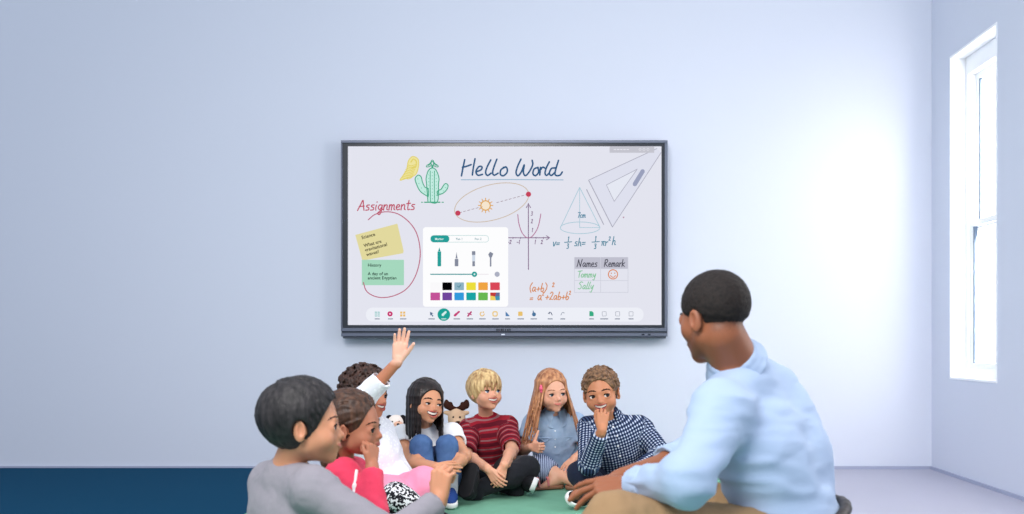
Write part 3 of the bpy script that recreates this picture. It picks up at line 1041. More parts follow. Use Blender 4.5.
def head_skin(F, h):
    man = h.kind == 'man'
    if man:
        h.ell(F, (0, -.07, .13), (.325, .40, .355))
        h.ell(F, (0, .10, -.08), (.275, .30, .38), .08)
        for s in (-1, 1):
            h.cone(F, (s * .19, .02, -.24), (s * .05, .27, -.41), .085, .07, .07)
            h.sph(F, (s * .17, .22, -.12), .10, .08)
    else:
        h.ell(F, (0, -.06, .13), (.345, .415, .37))
        h.ell(F, (0, .10, -.08), (.305, .30, .38), .08)
        for s in (-1, 1):
            h.cone(F, (s * .185, .05, -.26), (s * .03, .25, -.40), .10, .072, .08)
            h.sph(F, (s * .178, .218, -.195), .128 if h.mouth in ('closed', 'flat') else .125, .07)
    h.sph(F, (0, .285, -.425), .072, .05)
    bz, br = (.045, .045) if man else (.030, .034)
    h.cone(F, (-.14, .335, bz), (.14, .335, bz), br, br, .06)
    ex, ey, ez, er = EYE[h.kind]
    for s in (-1, 1):
        h.ell(F, (s * ex, .45, ez), (.095, .09, .062), .05, 1)
        h.sph(F, (s * ex, ey, ez), er + .010, .02)
    # nose
    nz = -.170 if not man else -.15
    if man:
        h.cone(F, (0, .355, .0), (0, .432, nz), .026, .047, .035)
    else:
        h.cone(F, (0, .350, -.03), (0, .424, nz), .022, .042, .035)
    for s in (-1, 1):
        h.sph(F, (s * .044, .390, nz - .010), .031 if not man else .036, .022)
        h.sph(F, (s * .024, .425, nz - .048), .014, .012, 1)
    # muzzle and lips
    h.sph(F, (0, .295, -.275), .11, .08)
    if h.mouth in ('smile', 'grin'):
        op = .030 if h.mouth == 'smile' else .040
        us = np.linspace(-1, 1, 9)
        for dz, r in ((.055, .020), (-.062 if h.mouth == 'grin' else -.05, .026)):
            pts = [mouth_line(h, u, dz) + V3(0, -.004, 0) for u in us]
            for i in range(8):
                a, b = 1 - abs(us[i]) ** 3 * .75, 1 - abs(us[i + 1]) ** 3 * .75
                h.cone(F, pts[i], pts[i + 1], r * a, r * b, .015)
        pts = [mouth_line(h, u) + V3(0, .005, 0) for u in us]
        for i in range(8):
            a, b = (max(.006, op * math.sqrt(max(0, 1 - us[j] ** 2 * .95))) for j in (i, i + 1))
            h.cone(F, pts[i], pts[i + 1], a, b, .012, 1)
            h.cone(F, pts[i] - V3(0, .035, 0), pts[i + 1] - V3(0, .035, 0), a, b, .012, 1)
    else:
        us = np.linspace(-1, 1, 7)
        for dz, r in ((.013, .013), (-.019, .017)):
            pts = [mouth_line(h, u, dz) + V3(0, .0, 0) for u in us]
            for i in range(6):
                a, b = 1 - abs(us[i]) ** 2 * .7, 1 - abs(us[i + 1]) ** 2 * .7
                h.cone(F, pts[i], pts[i + 1], r * a, r * b, .012)
        pts = [mouth_line(h, u) + V3(0, .022, 0) for u in us]
        for i in range(6):
            h.cone(F, pts[i], pts[i + 1], .006, .006, .012, 1)
    # eye openings
    for s in (-1, 1):
        h.ell(F, (s * ex, ey + er + .012, ez), (er * .98, .05, er * (.43 if h.mouth != 'grin' else .30)), .008, 1)
    # ears
    if h.ears:
        for s in (-1, 1):
            rot = rotz(-s * 24)
            x = .335 if not man else .315
            h.ell(F, (s * (x + .024), -.045, -.065), (.032, .078, .130), .02, 0, rot)
            h.cone(F, (s * (x + .01), -.03, -.165), (s * x, -.02, -.165), .03, .026, .02)
            h.ell(F, (s * (x + .054), -.022, -.05), (.021, .042, .076), .014, 1, rot)
            h.cone(F, (s * (x + .03), .015, -.06), (s * (x + .03), .02, -.085), .014, .014, .012)


def head_colors(h, v, col, skin, lip, stubble=None):
    q = h.loc(v)
    m = (np.abs(q[:, 0]) < .45) & (np.abs(q[:, 2]) < .56) & (np.abs(q[:, 1]) < .6)
    idx = np.where(m)[0]
    q = q[idx]
    c = col[idx]
    w = {'smile': .135, 'grin': .14, 'closed': .10, 'flat': .10}[h.mouth]
    u = np.clip(q[:, 0] / w, -1, 1)
    lift = {'smile': .05, 'grin': .055, 'closed': .018, 'flat': -.004}[h.mouth]
    zc = -.288 if h.kind == 'kid' else -.265
    zl = zc + lift * u * u
    dz = q[:, 2] - zl
    yl = .408 - 3.4 * (u * w) ** 2
    half = (.080 if h.mouth in ('smile', 'grin') else .034) * np.sqrt(np.clip(1.02 - u * u, 0, 1))
    f = np.clip((half - np.abs(dz)) / .012, 0, 1) * np.clip((w * 1.04 - np.abs(q[:, 0])) / .02, 0, 1) * (q[:, 1] > .28)
    c = c * (1 - f[:, None]) + np.array(lip) * f[:, None]
    deep = np.clip((yl - .022 - q[:, 1]) / .02, 0, 1) * f
    if h.mouth in ('smile', 'grin'):
        c = c * (1 - deep[:, None]) + np.array(lin((96, 34, 34))) * deep[:, None]
    # rosier cheeks, nose and ears
    for p, r, a in (((.17, .33, -.16), .13, .16), ((-.17, .33, -.16), .13, .16), ((0, .45, -.17), .07, .14), ((.36, -.04, -.05), .1, .15), ((-.36, -.04, -.05), .1, .15)):
        g = np.exp(-((q - np.array(p)) ** 2).sum(1) / r ** 2) * a * (1 - f)
        c = c * (1 - g[:, None]) + np.array(lip) * g[:, None]
    if stubble is not None:
        n = vnoise(q * 60) * .15
        g = np.clip((-.17 - q[:, 2] + n * .3) / .08, 0, 1) * np.clip((q[:, 1] - .02) / .08, 0, 1) * np.clip((.44 + q[:, 2]) / .05 + 1, 0, 1) * .45 * (1 - f)
        g2 = np.clip((q[:, 2] + .15 + n * .2) / .17, 0, 1) * np.clip((.12 - q[:, 1]) / .1, 0, 1) * .8
        g2 = np.maximum(g2, np.clip((q[:, 2] + .27 + n * .2) / .17, 0, 1) * np.clip((-.12 - q[:, 1]) / .12, 0, 1) * .8)
        g2 = g2 * np.clip((.345 - np.abs(q[:, 0])) / .02, 0, 1)
        g = np.maximum(g, g2)
        c = c * (1 - g[:, None]) + np.array(stubble) * g[:, None]
    col[idx] = c


def uv_ball(c, r, R, n=20, m=14):
    """sphere with its pole on the local +y axis of R (the gaze)"""
    vs, ang = [], []
    for i in range(m + 1):
        t = math.pi * (i / m) ** 1.25
        for j in range(n):
            p = 2 * math.pi * j / n
            vs.append(np.asarray(c) + R @ (r * V3(math.sin(t) * math.cos(p), math.cos(t), math.sin(t) * math.sin(p))))
            ang.append(t)
    fs, mi = [], []
    for i in range(m):
        for j in range(n):
            a = (i * n + j, i * n + (j + 1) % n, (i + 1) * n + (j + 1) % n, (i + 1) * n + j)
            fs.append(a[::-1])
            t = math.pi * ((i + .5) / m) ** 1.25
            mi.append(2 if t < .27 else (1 if t < .62 else 0))
    return vs, fs, mi


_mats = {}


def hair_mat(name, rgb, rgb2, rough=.38, scale=45, stretch=(1, 1, .12)):
    if name not in _mats:
        t = NT(name)
        f = t.noise(scale, 3, stretch)
        r = t.n('ShaderNodeValToRGB')
        t.t.links.new(f, r.inputs[0])
        r.color_ramp.elements[0].position, r.color_ramp.elements[1].position = .3, .72
        r.color_ramp.elements[0].color = lin(rgb) + (1,)
        r.color_ramp.elements[1].color = lin(rgb2) + (1,)
        t.set('Base Color', r.outputs[0])
        t.set('Roughness', rough)
        t.set('Specular IOR Level', .35)
        t.bump(t.noise(scale * 2.2, 2, stretch), .5, .004)
        _mats[name] = t.m
    return _mats[name]


def skin_mat():
    if 'skin' not in _mats:
        t = NT('skin')
        a = t.n('ShaderNodeAttribute')
        a.attribute_name = 'Col'
        t.set('Base Color', a.outputs['Color'])
        t.set('Roughness', .48)
        t.set('Specular IOR Level', .32)
        t.set('Subsurface Weight', .12)
        t.b.inputs['Subsurface Radius'].default_value = (1.0, .35, .2)
        t.b.inputs['Subsurface Scale'].default_value = .008
        t.bump(t.noise(260, 2), .05, .001)
        _mats['skin'] = t.m
    return _mats['skin']


def face_parts(F, h, root, org, iris, brow, gaze=(0, 0), lashes=True, show=(-1, 1), teeth=True, browz=0.0, browr=.013):
    """eyes, eyelashes, eyebrows and teeth as children"""
    ex, ey, ez, er = EYE[h.kind]
    white = plain_once('eye_white', (226, 218, 214), .25, .5)
    irism = plain_once('iris_%d_%d_%d' % iris, iris, .2, .5)
    pup = plain_once('pupil', (8, 7, 7), .15, .5)
    hairm = plain_once('brow_%d_%d_%d' % brow, brow, .7, .1)
    lash = plain_once('lash', (30, 20, 18), .6, .1)
    for s in show:
        ga, gb = math.radians(gaze[0]), math.radians(gaze[1])
        f = V3(math.sin(ga) * math.cos(gb), math.cos(ga) * math.cos(gb), math.sin(gb))   # x positive = the person's right
        x = nrm(np.cross(f, V3(0, 0, 1)))
        R = h.R @ np.stack([x, f, np.cross(x, f)], 1)
        v, fs, mi = uv_ball(h.w(s * ex, ey, ez), er * h.H, R)
        obj('eye', v, fs, None, root, org, mats=[white, irism, pup], midx=mi)
        if lashes:
            G = Fld()
            pts = []
            eh = er * (.43 if h.mouth != 'grin' else .30)
            for u in np.linspace(-1, 1, 9):
                x_, z_ = u * er * .86, eh * math.sqrt(1 - (u * .86) ** 2) + .002
                y_ = math.sqrt(max(0, (er + .008) ** 2 - x_ ** 2 - z_ ** 2))
                pts.append(h.w(s * ex + x_, ey + y_, ez + z_))
            G.chain(pts, [.0055 * h.H if i in (0, 8) else .009 * h.H for i in range(9)], .004)
            fobj('eyelash', G, lash, root, org, .0013, smooth=0)
        G = Fld()
        pts = []
        for u, z_ in ((-1, .072), (-.5, .086), (.1, .091), (.6, .081), (1, .056)):
            x_ = s * (ex + s * 0 + u * .085 * s * s) if False else s * (ex + u * .088)
            p = F.hit(h.w(x_, .75, z_ + browz - (.022 if h.kind == 'kid' else 0)), h.d(0, -1, 0), .2)
            pts.append(p)
        G.chain(pts, [browr * .7 * h.H, browr * 1.15 * h.H, browr * 1.1 * h.H, browr * .9 * h.H, browr * .5 * h.H], .004)
        fobj('eyebrow', G, hairm, root, org, .0013, smooth=0)
    if teeth and h.mouth in ('smile', 'grin'):
        G = Fld()
        tm = plain_once('teeth', (236, 228, 218), .3, .4)
        us = np.linspace(-.78, .78, 20)
        for u in us:
            p = mouth_line(h, u) + V3(0, -.032, .010)
            h.ell(G, p, (.012, .013, .022 if h.mouth == 'smile' else .026), .006)
        fobj('teeth', G, tm, root, org, .0012, smooth=0)


_pl = {}


def plain_once(name, *a, **k):
    if name not in _pl:
        _pl[name] = plain(name, *a, **k)
    return _pl[name]


# ------------------------------------------------------------------ hands
def hand(F, wrist, Y, Xthumb, L, curl=(.25, .3, .2), thumb=(.6, .25), spread=1.0, fat=1.0, per=None, wr=None):
    """palm and five fingers. Y = wrist to knuckles, Xthumb = towards the thumb; the palm faces Y x X side given by sign in curl.
    curl positive bends towards P = cross(X, Y) (flip with a negative curl)."""
    wrist = np.asarray(wrist, float)
    Y = nrm(Y)
    X = nrm(np.asarray(Xthumb, float) - Y * np.dot(Xthumb, Y))
    P = np.cross(X, Y)
    sg = 1.0 if curl[0] >= 0 else -1.0
    P = P * sg
    B = np.stack([X, Y, P], 1)

    def w(x, y, z):
        return wrist + B @ (V3(x, y, z) * L)
    k = .03 * L
    wr = wr or .115 * L
    fr = .047 * fat
    xs = (.160, .055, -.052, -.150)
    ys = (.50, .525, .505, .455)
    ln = (.40, .45, .42, .33)
    F.cone(w(0, -.1, 0), w(0, .10, 0), wr, .125 * L, k)
    for x, y in zip(xs, ys):
        F.cone(w(x * .62, .10, 0), w(x, y, 0), .075 * L * fat, .060 * L * fat, k * 1.4)
    F.ell(w(.02, .30, .02), np.array((.17, .24, .062)) * L, B, k)
    F.cone(w(.10, .10, .02), w(.19, .30, .03), .075 * L * fat, .060 * L * fat, k * 1.2)
    for i in range(4):
        c = per[i] if per else [abs(a) for a in curl]
        p = V3(xs[i], ys[i], 0)
        az = math.radians((9, 2, -5, -13)[i] * spread)
        a = 0.0
        r = fr * (1, 1.03, 1, .88)[i]
        for s, fl in enumerate((.44, .31, .25)):
            a += c[s]
            q = p + ln[i] * fl * V3(math.sin(az) * math.cos(a), math.cos(az) * math.cos(a), math.sin(a))
            F.cone(w(*p), w(*q), r * L * (1, .94, .86)[s], r * L * (.94, .86, .74)[s], .008 * L + .0006)
            p = q
    t0, t1 = thumb
    p = V3(.13, .14, .02)
    a = t0
    for s, fl in enumerate((.20, .19, .15)):
        q = p + fl * nrm(V3(math.sin(a), math.cos(a), .35 + .25 * s * t1))
        F.cone(w(*p), w(*q), (.072, .056, .050)[s] * L * fat, (.056, .050, .040)[s] * L * fat, .012 * L)
        p = q
        a -= t1
    tip = w(0, 1.0, 0)
    pts = np.array([w(x, y, z) for x in (-.45, .5) for y in (-.1, 1.08) for z in (-.3, .6)])
    return (pts.min(0), pts.max(0), .0145 * L)


# ------------------------------------------------------------------ bodies
def torso(F, j, g=0.0, k=.05, sc=1.0, low=1.0, chest=1.0):
    """chest, waist, pelvis, shoulders; g = how far the cloth stands off"""
    ms, mh = (j['shA'] + j['shB']) / 2, (j['hiA'] + j['hiB']) / 2
    x = nrm(j['shB'] - j['shA'])
    z = nrm(ms - mh)
    y = nrm(np.cross(z, x))
    x = np.cross(y, z)
    R = np.stack([x, y, z], 1)
    sw = np.linalg.norm(j['shB'] - j['shA'])
    T = np.linalg.norm(ms - mh)
    F.ell(ms * .74 + mh * .26, (sw * .52 * chest + g, .078 * sc * chest + g, T * .36 + g), R, k)
    F.ell(ms * .40 + mh * .60, (sw * .45 + g, .074 * sc + g, T * .36 + g), R, k)
    F.ell(ms * .10 + mh * .90, ((sw * .50 + g) * low, (.088 * sc + g) * low, T * .24 + g), R, k)
    for s in ('shA', 'shB'):
        F.sph(j[s], .040 * sc + g, k * .8)
        F.cone(j['nb'] * .8 + ms * .2 - z * .012 * sc, j[s], .036 * sc + g * .8, .036 * sc + g, k * .6)
    return R, ms, mh, T


def limb(F, a, b, c, r, k=.02):
    """r = (root, joint, bulge, end)"""
    F.cone(a, b, r[0], r[1], k)
    m = b * .68 + c * .32
    F.cone(b, m, r[1], r[2], k)
    F.cone(m, c, r[2], r[3], k)


def sleeve(F, a, b, c, frac, r0, r1, r2, k=.02, hem=.008):
    """a sleeve from the shoulder a over the elbow b towards the wrist c; frac<1 ends on the upper arm, 1..2 on the forearm; hollow at the cuff"""
    if frac <= 1:
        e = a + (b - a) * frac
        F.cone(a, e, r0, r1, k, 0, 2)
        d = nrm(b - a)
        F.cone(e - d * .010 , e + d * .03, r1 - hem - .004, r1 - hem - .004, .004, 1)
    else:
        F.cone(a, b, r0, r1, k)
        e = b + (c - b) * (frac - 1)
        F.cone(b, e, r1, r2, k, 0, 2)
        d = nrm(c - b)
        F.cone(e - d * .010, e + d * .03, r2 - hem - .003, r2 - hem - .003, .004, 1)
    return e


def bones_fab(bones, R, org):
    """cloth coordinates for a check or stripe: torso frame on the trunk, along/around each sleeve bone"""
    def fn(v):
        q = (v - org) @ R
        u, w = q[:, 0].copy(), q[:, 2].copy()
        best = np.full(len(v), .0)
        # trunk distance proxy: cylinder round the trunk axis
        best = np.sqrt(np.maximum(0, np.abs(q[:, 0]) - bones['half']) ** 2 + (q[:, 1] * .7) ** 2)
        best = np.where(np.abs(q[:, 0]) < bones['half'], best * .6, best + .012)
        for a, b, r in bones['arms']:
            ba = b - a
            L = np.linalg.norm(ba)
            t = ((v - a) @ ba) / L ** 2
            tc = np.clip(t, 0, 1)
            d = np.linalg.norm(v - a - tc[:, None] * ba, axis=1) - r * .55
            side = nrm(np.cross(ba, V3(0, 1, 0)))
            m = d < best
            u = np.where(m, (v - a) @ side, u)
            w = np.where(m, t * L, w)
            best = np.minimum(best, d)
        return np.stack([u, w, np.zeros(len(v))], 1)
    return fn


def shoe(root, org, ank, toe, up, mat, sole_mat, L=.17, W=.034, low=True):
    """trainer: upper with its tongue line, and a sole that wraps the edge"""
    t = nrm(toe - ank)
    up = nrm(np.asarray(up, float) - t * np.dot(up, t))
    x = np.cross(t, up)
    R = np.stack([x, t, up], 1)
    heel = ank - t * .035 - up * .03
    tip = heel + t * L
    low = min(heel[2], tip[2]) - (.014 if up[2] > .7 else W * math.sqrt(1 - up[2] ** 2) + .008)
    dz = V3(0, 0, max(0.0, .0128 - low))      # the sole stands on the rug
    heel, tip, ank = heel + dz, tip + dz, ank + dz
    F = Fld()
    F.cone(heel + t * .03 + up * .018, heel + t * L * .55 + up * .016, W * .95, W * 1.0, .02)
    F.cone(heel + t * L * .55 + up * .012, tip - t * W + up * .006, W * 1.0, W * .85, .02)
    F.cone(heel + t * .035 + up * .02, ank + up * .012, W * .95, W * .9, .02)
    F.plane(heel - up * .008, -up)
    o = fobj('shoe', F, mat, root, org, .0045)
    G = Fld()
    G.cone(heel + t * .03, tip - t * W, W * 1.06, W * 1.02, .01)
    G.plane(heel + up * .012, up)
    G.plane(heel - up * .014, -up)
    fobj('sole', G, sole_mat, o, org, .004)
    return o


def hitpx(F, px, py, d0, tmax=1.5):
    """the surface point seen at (px, py), looking from d0 metres on; None where nothing is hit"""
    o = J(px, py, d0)
    p = F.hit(o, J(px, py, d0 + 1) - o, tmax)
    return p if abs(F.at(p)[0]) < .004 else None
# ------------------------------------------------------------------ hair
SC_C, SC_R = V3(0, -.07, .13), V3(.355, .425, .38)


def scalp(u, off=0.0, k=1.0):
    return SC_C + (SC_R * k + off) * u


def fib(n, seed=0):
    rng = np.random.RandomState(seed)
    i = np.arange(n) + .5
    ph = np.arccos(1 - 2 * i / n)
    th = math.pi * (1 + 5 ** .5) * i
    u = np.stack([np.cos(th) * np.sin(ph), np.sin(th) * np.sin(ph), np.cos(ph)], 1)
    u += rng.normal(0, .03, u.shape)
    return u / np.linalg.norm(u, axis=1)[:, None]


def in_face(p, line=.30, side=.16):
    """true where bare skin shows: below the hairline in front, in front of the sideburns"""
    x, y, z = p
    if y < side - .06:
        return False
    lim = line - .9 * max(0, abs(x) - .12) ** 2 * 6
    if y > side + .10:
        return z < lim
    return z < lim - .12 and y > side


def cap(G, h, off=.03, fz=-.13, fr=.42, nape=-.18, fx=.34, fy=.46, k=1.0, smoothcut=.03):
    h.ell(G, tuple(SC_C), tuple(SC_R * k + off), .03)
    h.ell(G, (0, fy, fz), (fx, .36, fr), smoothcut, 1)
    G.plane(h.w(0, 0, nape), h.d(0, .30, -1))


def strands(G, h, N, flow, steps, step, off, r0, seed, mask, k=.02, taper=.35, lift=0.0, wob=.0, front=None):
    rng = np.random.RandomState(seed + 11)
    for u in fib(N, seed):
        if not mask(u):
            continue
        p = []
        uu = u.copy()
        o = off + rng.uniform(-.008, .012)
        n_ = steps + rng.randint(0, 2)
        if front is not None and u[1] > .22 and u[2] < .93:
            n_ = front
        dev = rng.normal(0, .22, 3)
        for s in range(n_ + 1):
            p.append(h.w(scalp(uu, o + lift * s / n_)))
            t = flow(uu, scalp(uu)) + dev
            nn = uu / SC_R
            nn = nn / np.linalg.norm(nn)
            t = t - nn * np.dot(t, nn)
            t = t / (np.linalg.norm(t) + 1e-6)
            uu = uu + step * t / .38 + rng.normal(0, wob, 3)
            uu = uu / np.linalg.norm(uu)
        rs = [r0 * h.H * (1 if i < n_ * .5 else 1 - (1 - taper) * (i - n_ * .5) / (n_ * .5)) for i in range(len(p))]
        G.chain(p, rs, k * h.H)


def hanging(G, h, part_x, angles, length, off, r0, seed, front_in=0.0, wave=.02, k=.02, top=(0, -.02), flare=.0, jitter=.03, vary=.12):
    """long hair: from the parting over the skull, then falling; angles in degrees from the face (0 = front, +-180 = back)"""
    rng = np.random.RandomState(seed)
    down = h.R.T @ V3(0, 0, -1)
    for a in angles:
        a = math.radians(a + rng.normal(0, 2))
        ytop = top[0] + .24 * math.cos(a) * .8 + rng.normal(0, .03)
        u0 = nrm(V3(part_x, ytop, 1.0))
        u1 = nrm(V3(math.sin(a), math.cos(a), -.10))
        p = []
        o = off + rng.uniform(0, jitter)
        for t in np.linspace(0, 1, 6):
            u = nrm(u0 * (1 - t) + u1 * t + V3(0, 0, .25 * math.sin(math.pi * t)))
            p.append(scalp(u, o))
        L = length * (1 + rng.uniform(-vary, vary * .4))
        q = p[-1].copy()
        ph = rng.uniform(0, 6)
        n = 6
        for s in range(1, n + 1):
            t = s / n
            q = q + down * (L / n) + V3(math.sin(a), math.cos(a) * .5, 0) * flare / n + V3(-math.copysign(1, math.sin(a)) * front_in / n if abs(a) < 1.9 else 0, 0, 0)
            p.append(q + V3(math.sin(ph + 5 * t), math.cos(ph + 4 * t), 0) * wave * t)
        m = len(p)
        rs = [r0 * h.H * (1.0 if i < m - 4 else (1 - .16 * (i - (m - 4)))) for i in range(m)]
        G.chain([h.w(x) for x in p], rs, k * h.H)


def curls(G, h, N, off, r0, seed, mask, k=.012, spread=.04):
    rng = np.random.RandomState(seed)
    for u in fib(N, seed):
        if not mask(u):
            continue
        o = off + rng.uniform(-.5, 1) * spread
        p0 = scalp(u, o)
        t = nrm(np.cross(u, rng.normal(0, 1, 3)))
        b = np.cross(u, t)
        R_ = r0 * rng.uniform(.9, 1.5)
        pts = [h.w(p0 + (t * math.cos(a) + b * math.sin(a)) * R_ * .9 + u * a * r0 * .18) for a in np.linspace(0, 5.2, 7)]
        G.chain(pts, [r0 * h.H * .62] * 7, k * h.H)
# ------------------------------------------------------------------ the people
def start(label, base, group=None):
    return dict(label=label, base=np.asarray(base, float), F=Fld(), fine=[])


def kid_arm(F, s, e, w, sc=1.0):
    limb(F, s, e, w, (.036 * sc, .029 * sc, .028 * sc, .0215 * sc))


def kid_leg(F, hip, kn, an, sc=1.0, foot=None):
    limb(F, hip, kn, an, (.066 * sc, .046 * sc, .045 * sc, .030 * sc), .03)
    if foot is not None:
        F.cone(an, foot, .027 * sc, .020 * sc, .02)
        F.sph(an + nrm(an - foot) * .018, .025 * sc, .02)


def finish(P, skin, lip, h, col_extra=None, stubble=None, res=.008, cat='person', group=None):
    F = P['F']
    v, f = F.mesh(res, P['fine'])
    col = np.tile(np.array(lin(skin)), (len(v), 1))
    head_colors(h, v, col, lin(skin), lin(lip), None if stubble is None else lin(stubble))
    if col_extra:
        col_extra(v, col)
    o = obj('person', v, f, skin_mat(), None, P['base'], attrs={'Col': np.concatenate([col, np.ones((len(v), 1))], 1)})
    o.location = P['base']
    tag(o, P['label'], cat, group)
    P['o'] = o
    return o


def HANDP(F, wrist, Y, Pd, side, L, **k):
    """side 'r'/'l'; Pd = direction the palm faces"""
    X = np.cross(nrm(Y), nrm(Pd)) * (1 if side == 'r' else -1)
    c = k.pop('curl', (.25, .3, .2))
    if side == 'l':
        c = (-abs(c[0]) - 1e-6,) + tuple(c[1:])
    return hand(F, wrist, Y, X, L, curl=c, **k)


def neck(F, h, nb, r=.036, r2=None):
    F.cone(h.w(0, -.10, -.22), nb, r, (r2 or r * 1.08), .025)


def bl(name, j):
    L = lambda a, b: round(float(np.linalg.norm(j[a] - j[b])), 3) if a in j and b in j else None
    print('BONES', name, 'sh', L('shA', 'shB'), 'trunk', L('nb', 'hiA'), '| A ua', L('shA', 'elA'), 'fa', L('elA', 'wrA'), '| B ua', L('shB', 'elB'), 'fa', L('elB', 'wrB'),
          '| A th', L('hiA', 'knA'), 'sn', L('knA', 'anA'), '| B th', L('hiB', 'knB'), 'sn', L('knB', 'anB'), 'hip z', round(float(j['hiA'][2]), 3), 'kn z', round(float(j['knA'][2]), 3), round(float(j['knB'][2]), 3), 'an z', round(float(j['anA'][2]), 3), round(float(j['anB'][2]), 3))


def cloth(name, rgb, scale=500, str_=.12, rough=.85, noise=.06):
    if name not in _pl:
        t = NT(name)
        c = lin(rgb)
        f = t.noise(scale * .5, 2)
        t.set('Base Color', t.mix(f, tuple(x * (1 - noise) for x in c), tuple(min(1, x * (1 + noise)) for x in c)))
        t.set('Roughness', rough)
        t.set('Specular IOR Level', .15)
        t.set('Sheen Weight', .08)
        h = t.math('ADD', t.noise(scale, 2), t.math('MULTIPLY', t.noise(34, 3), 6.0))
        t.bump(h, str_, .003)
        _pl[name] = t.m
    return _pl[name]


def stripes(t, axis, period, duty, ofs=0.0):
    a = t.n('ShaderNodeAttribute')
    a.attribute_name = 'fab'
    s = t.n('ShaderNodeSeparateXYZ')
    t.t.links.new(a.outputs['Vector'], s.inputs[0])
    v = t.math('FRACT', t.math('ADD', t.math('DIVIDE', s.outputs[axis], period), 100.0 + ofs))
    return t.math('LESS_THAN', v, duty)


def striped_tee_mat():
    t = NT('striped_jersey')
    a = stripes(t, 1, .046, .42)
    b = stripes(t, 1, .046, .16, .37)
    c = t.mix(a, lin((150, 34, 48)), lin((98, 26, 40)))
    c = t.mix(b, c, lin((150, 104, 108)))
    t.set('Base Color', c)
    t.set('Roughness', .9)
    t.set('Specular IOR Level', .1)
    t.bump(t.math('ADD', t.noise(400, 2), t.math('MULTIPLY', t.noise(30, 3), 6.0)), .15, .003)
    return t.m


def check_mat(name, base, line, mid, period, duty):
    t = NT(name)
    a, b = stripes(t, 0, period, duty), stripes(t, 1, period, duty)
    s = t.math('ADD', a, b)
    c = t.mix(t.math('GREATER_THAN', s, .5), lin(base), lin(mid))
    c = t.mix(t.math('GREATER_THAN', s, 1.5), c, lin(line))
    t.set('Base Color', c)
    t.set('Roughness', .85)
    t.set('Specular IOR Level', .12)
    t.bump(t.math('ADD', t.noise(500, 2), t.math('MULTIPLY', t.noise(30, 3), 6.0)), .14, .003)
    return t.m


def print_mat(name, a, b, scale, thr, stretch=(1, 1, 1)):
    t = NT(name)
    f = t.noise(scale, 1.5, stretch)
    m = t.math('GREATER_THAN', f, thr)
    t.set('Base Color', t.mix(m, lin(a), lin(b)))
    t.set('Roughness', .85)
    t.set('Specular IOR Level', .12)
    return t.m


def trunk_fab(j, arms):
    ms, mh = (j['shA'] + j['shB']) / 2, (j['hiA'] + j['hiB']) / 2
    x = nrm(j['shB'] - j['shA'])
    z = nrm(ms - mh)
    y = nrm(np.cross(z, x))
    R = np.stack([np.cross(y, z), y, z], 1)
    return bones_fab(dict(half=np.linalg.norm(j['shB'] - j['shA']) * .5, arms=arms), R, mh)


def collar(G, nb, R, r, w, th, open_=.5, tilt=.55):
    """folded shirt collar round the neck; R columns: right, forward(-y of the torso frame), up"""
    n = 46
    pts, pts2 = [], []
    for i in range(n + 1):
        a = open_ + (2 * math.pi - 2 * open_) * i / n
        d = R @ V3(math.sin(a), -math.cos(a) * -1 * -1, 0)
        dr = R[:, 0] * math.sin(a) - R[:, 1] * math.cos(a) * 1
        pts.append(nb + dr * r * .86 + R[:, 2] * w * .75)
        front = max(0, math.cos(a))
        pts2.append(nb + dr * (r + w * tilt * .9) - R[:, 2] * (w * .25 + front * w * .7))
    for i in range(n):
        G.chain([pts[i], (pts[i] + pts2[i]) / 2 + 0, pts2[i]], [th, th, th * .9], .006)
        G.cone(pts[i], pts[i + 1], th, th, .006)
        G.cone(pts2[i], pts2[i + 1], th * .9, th * .9, .006)
    return G


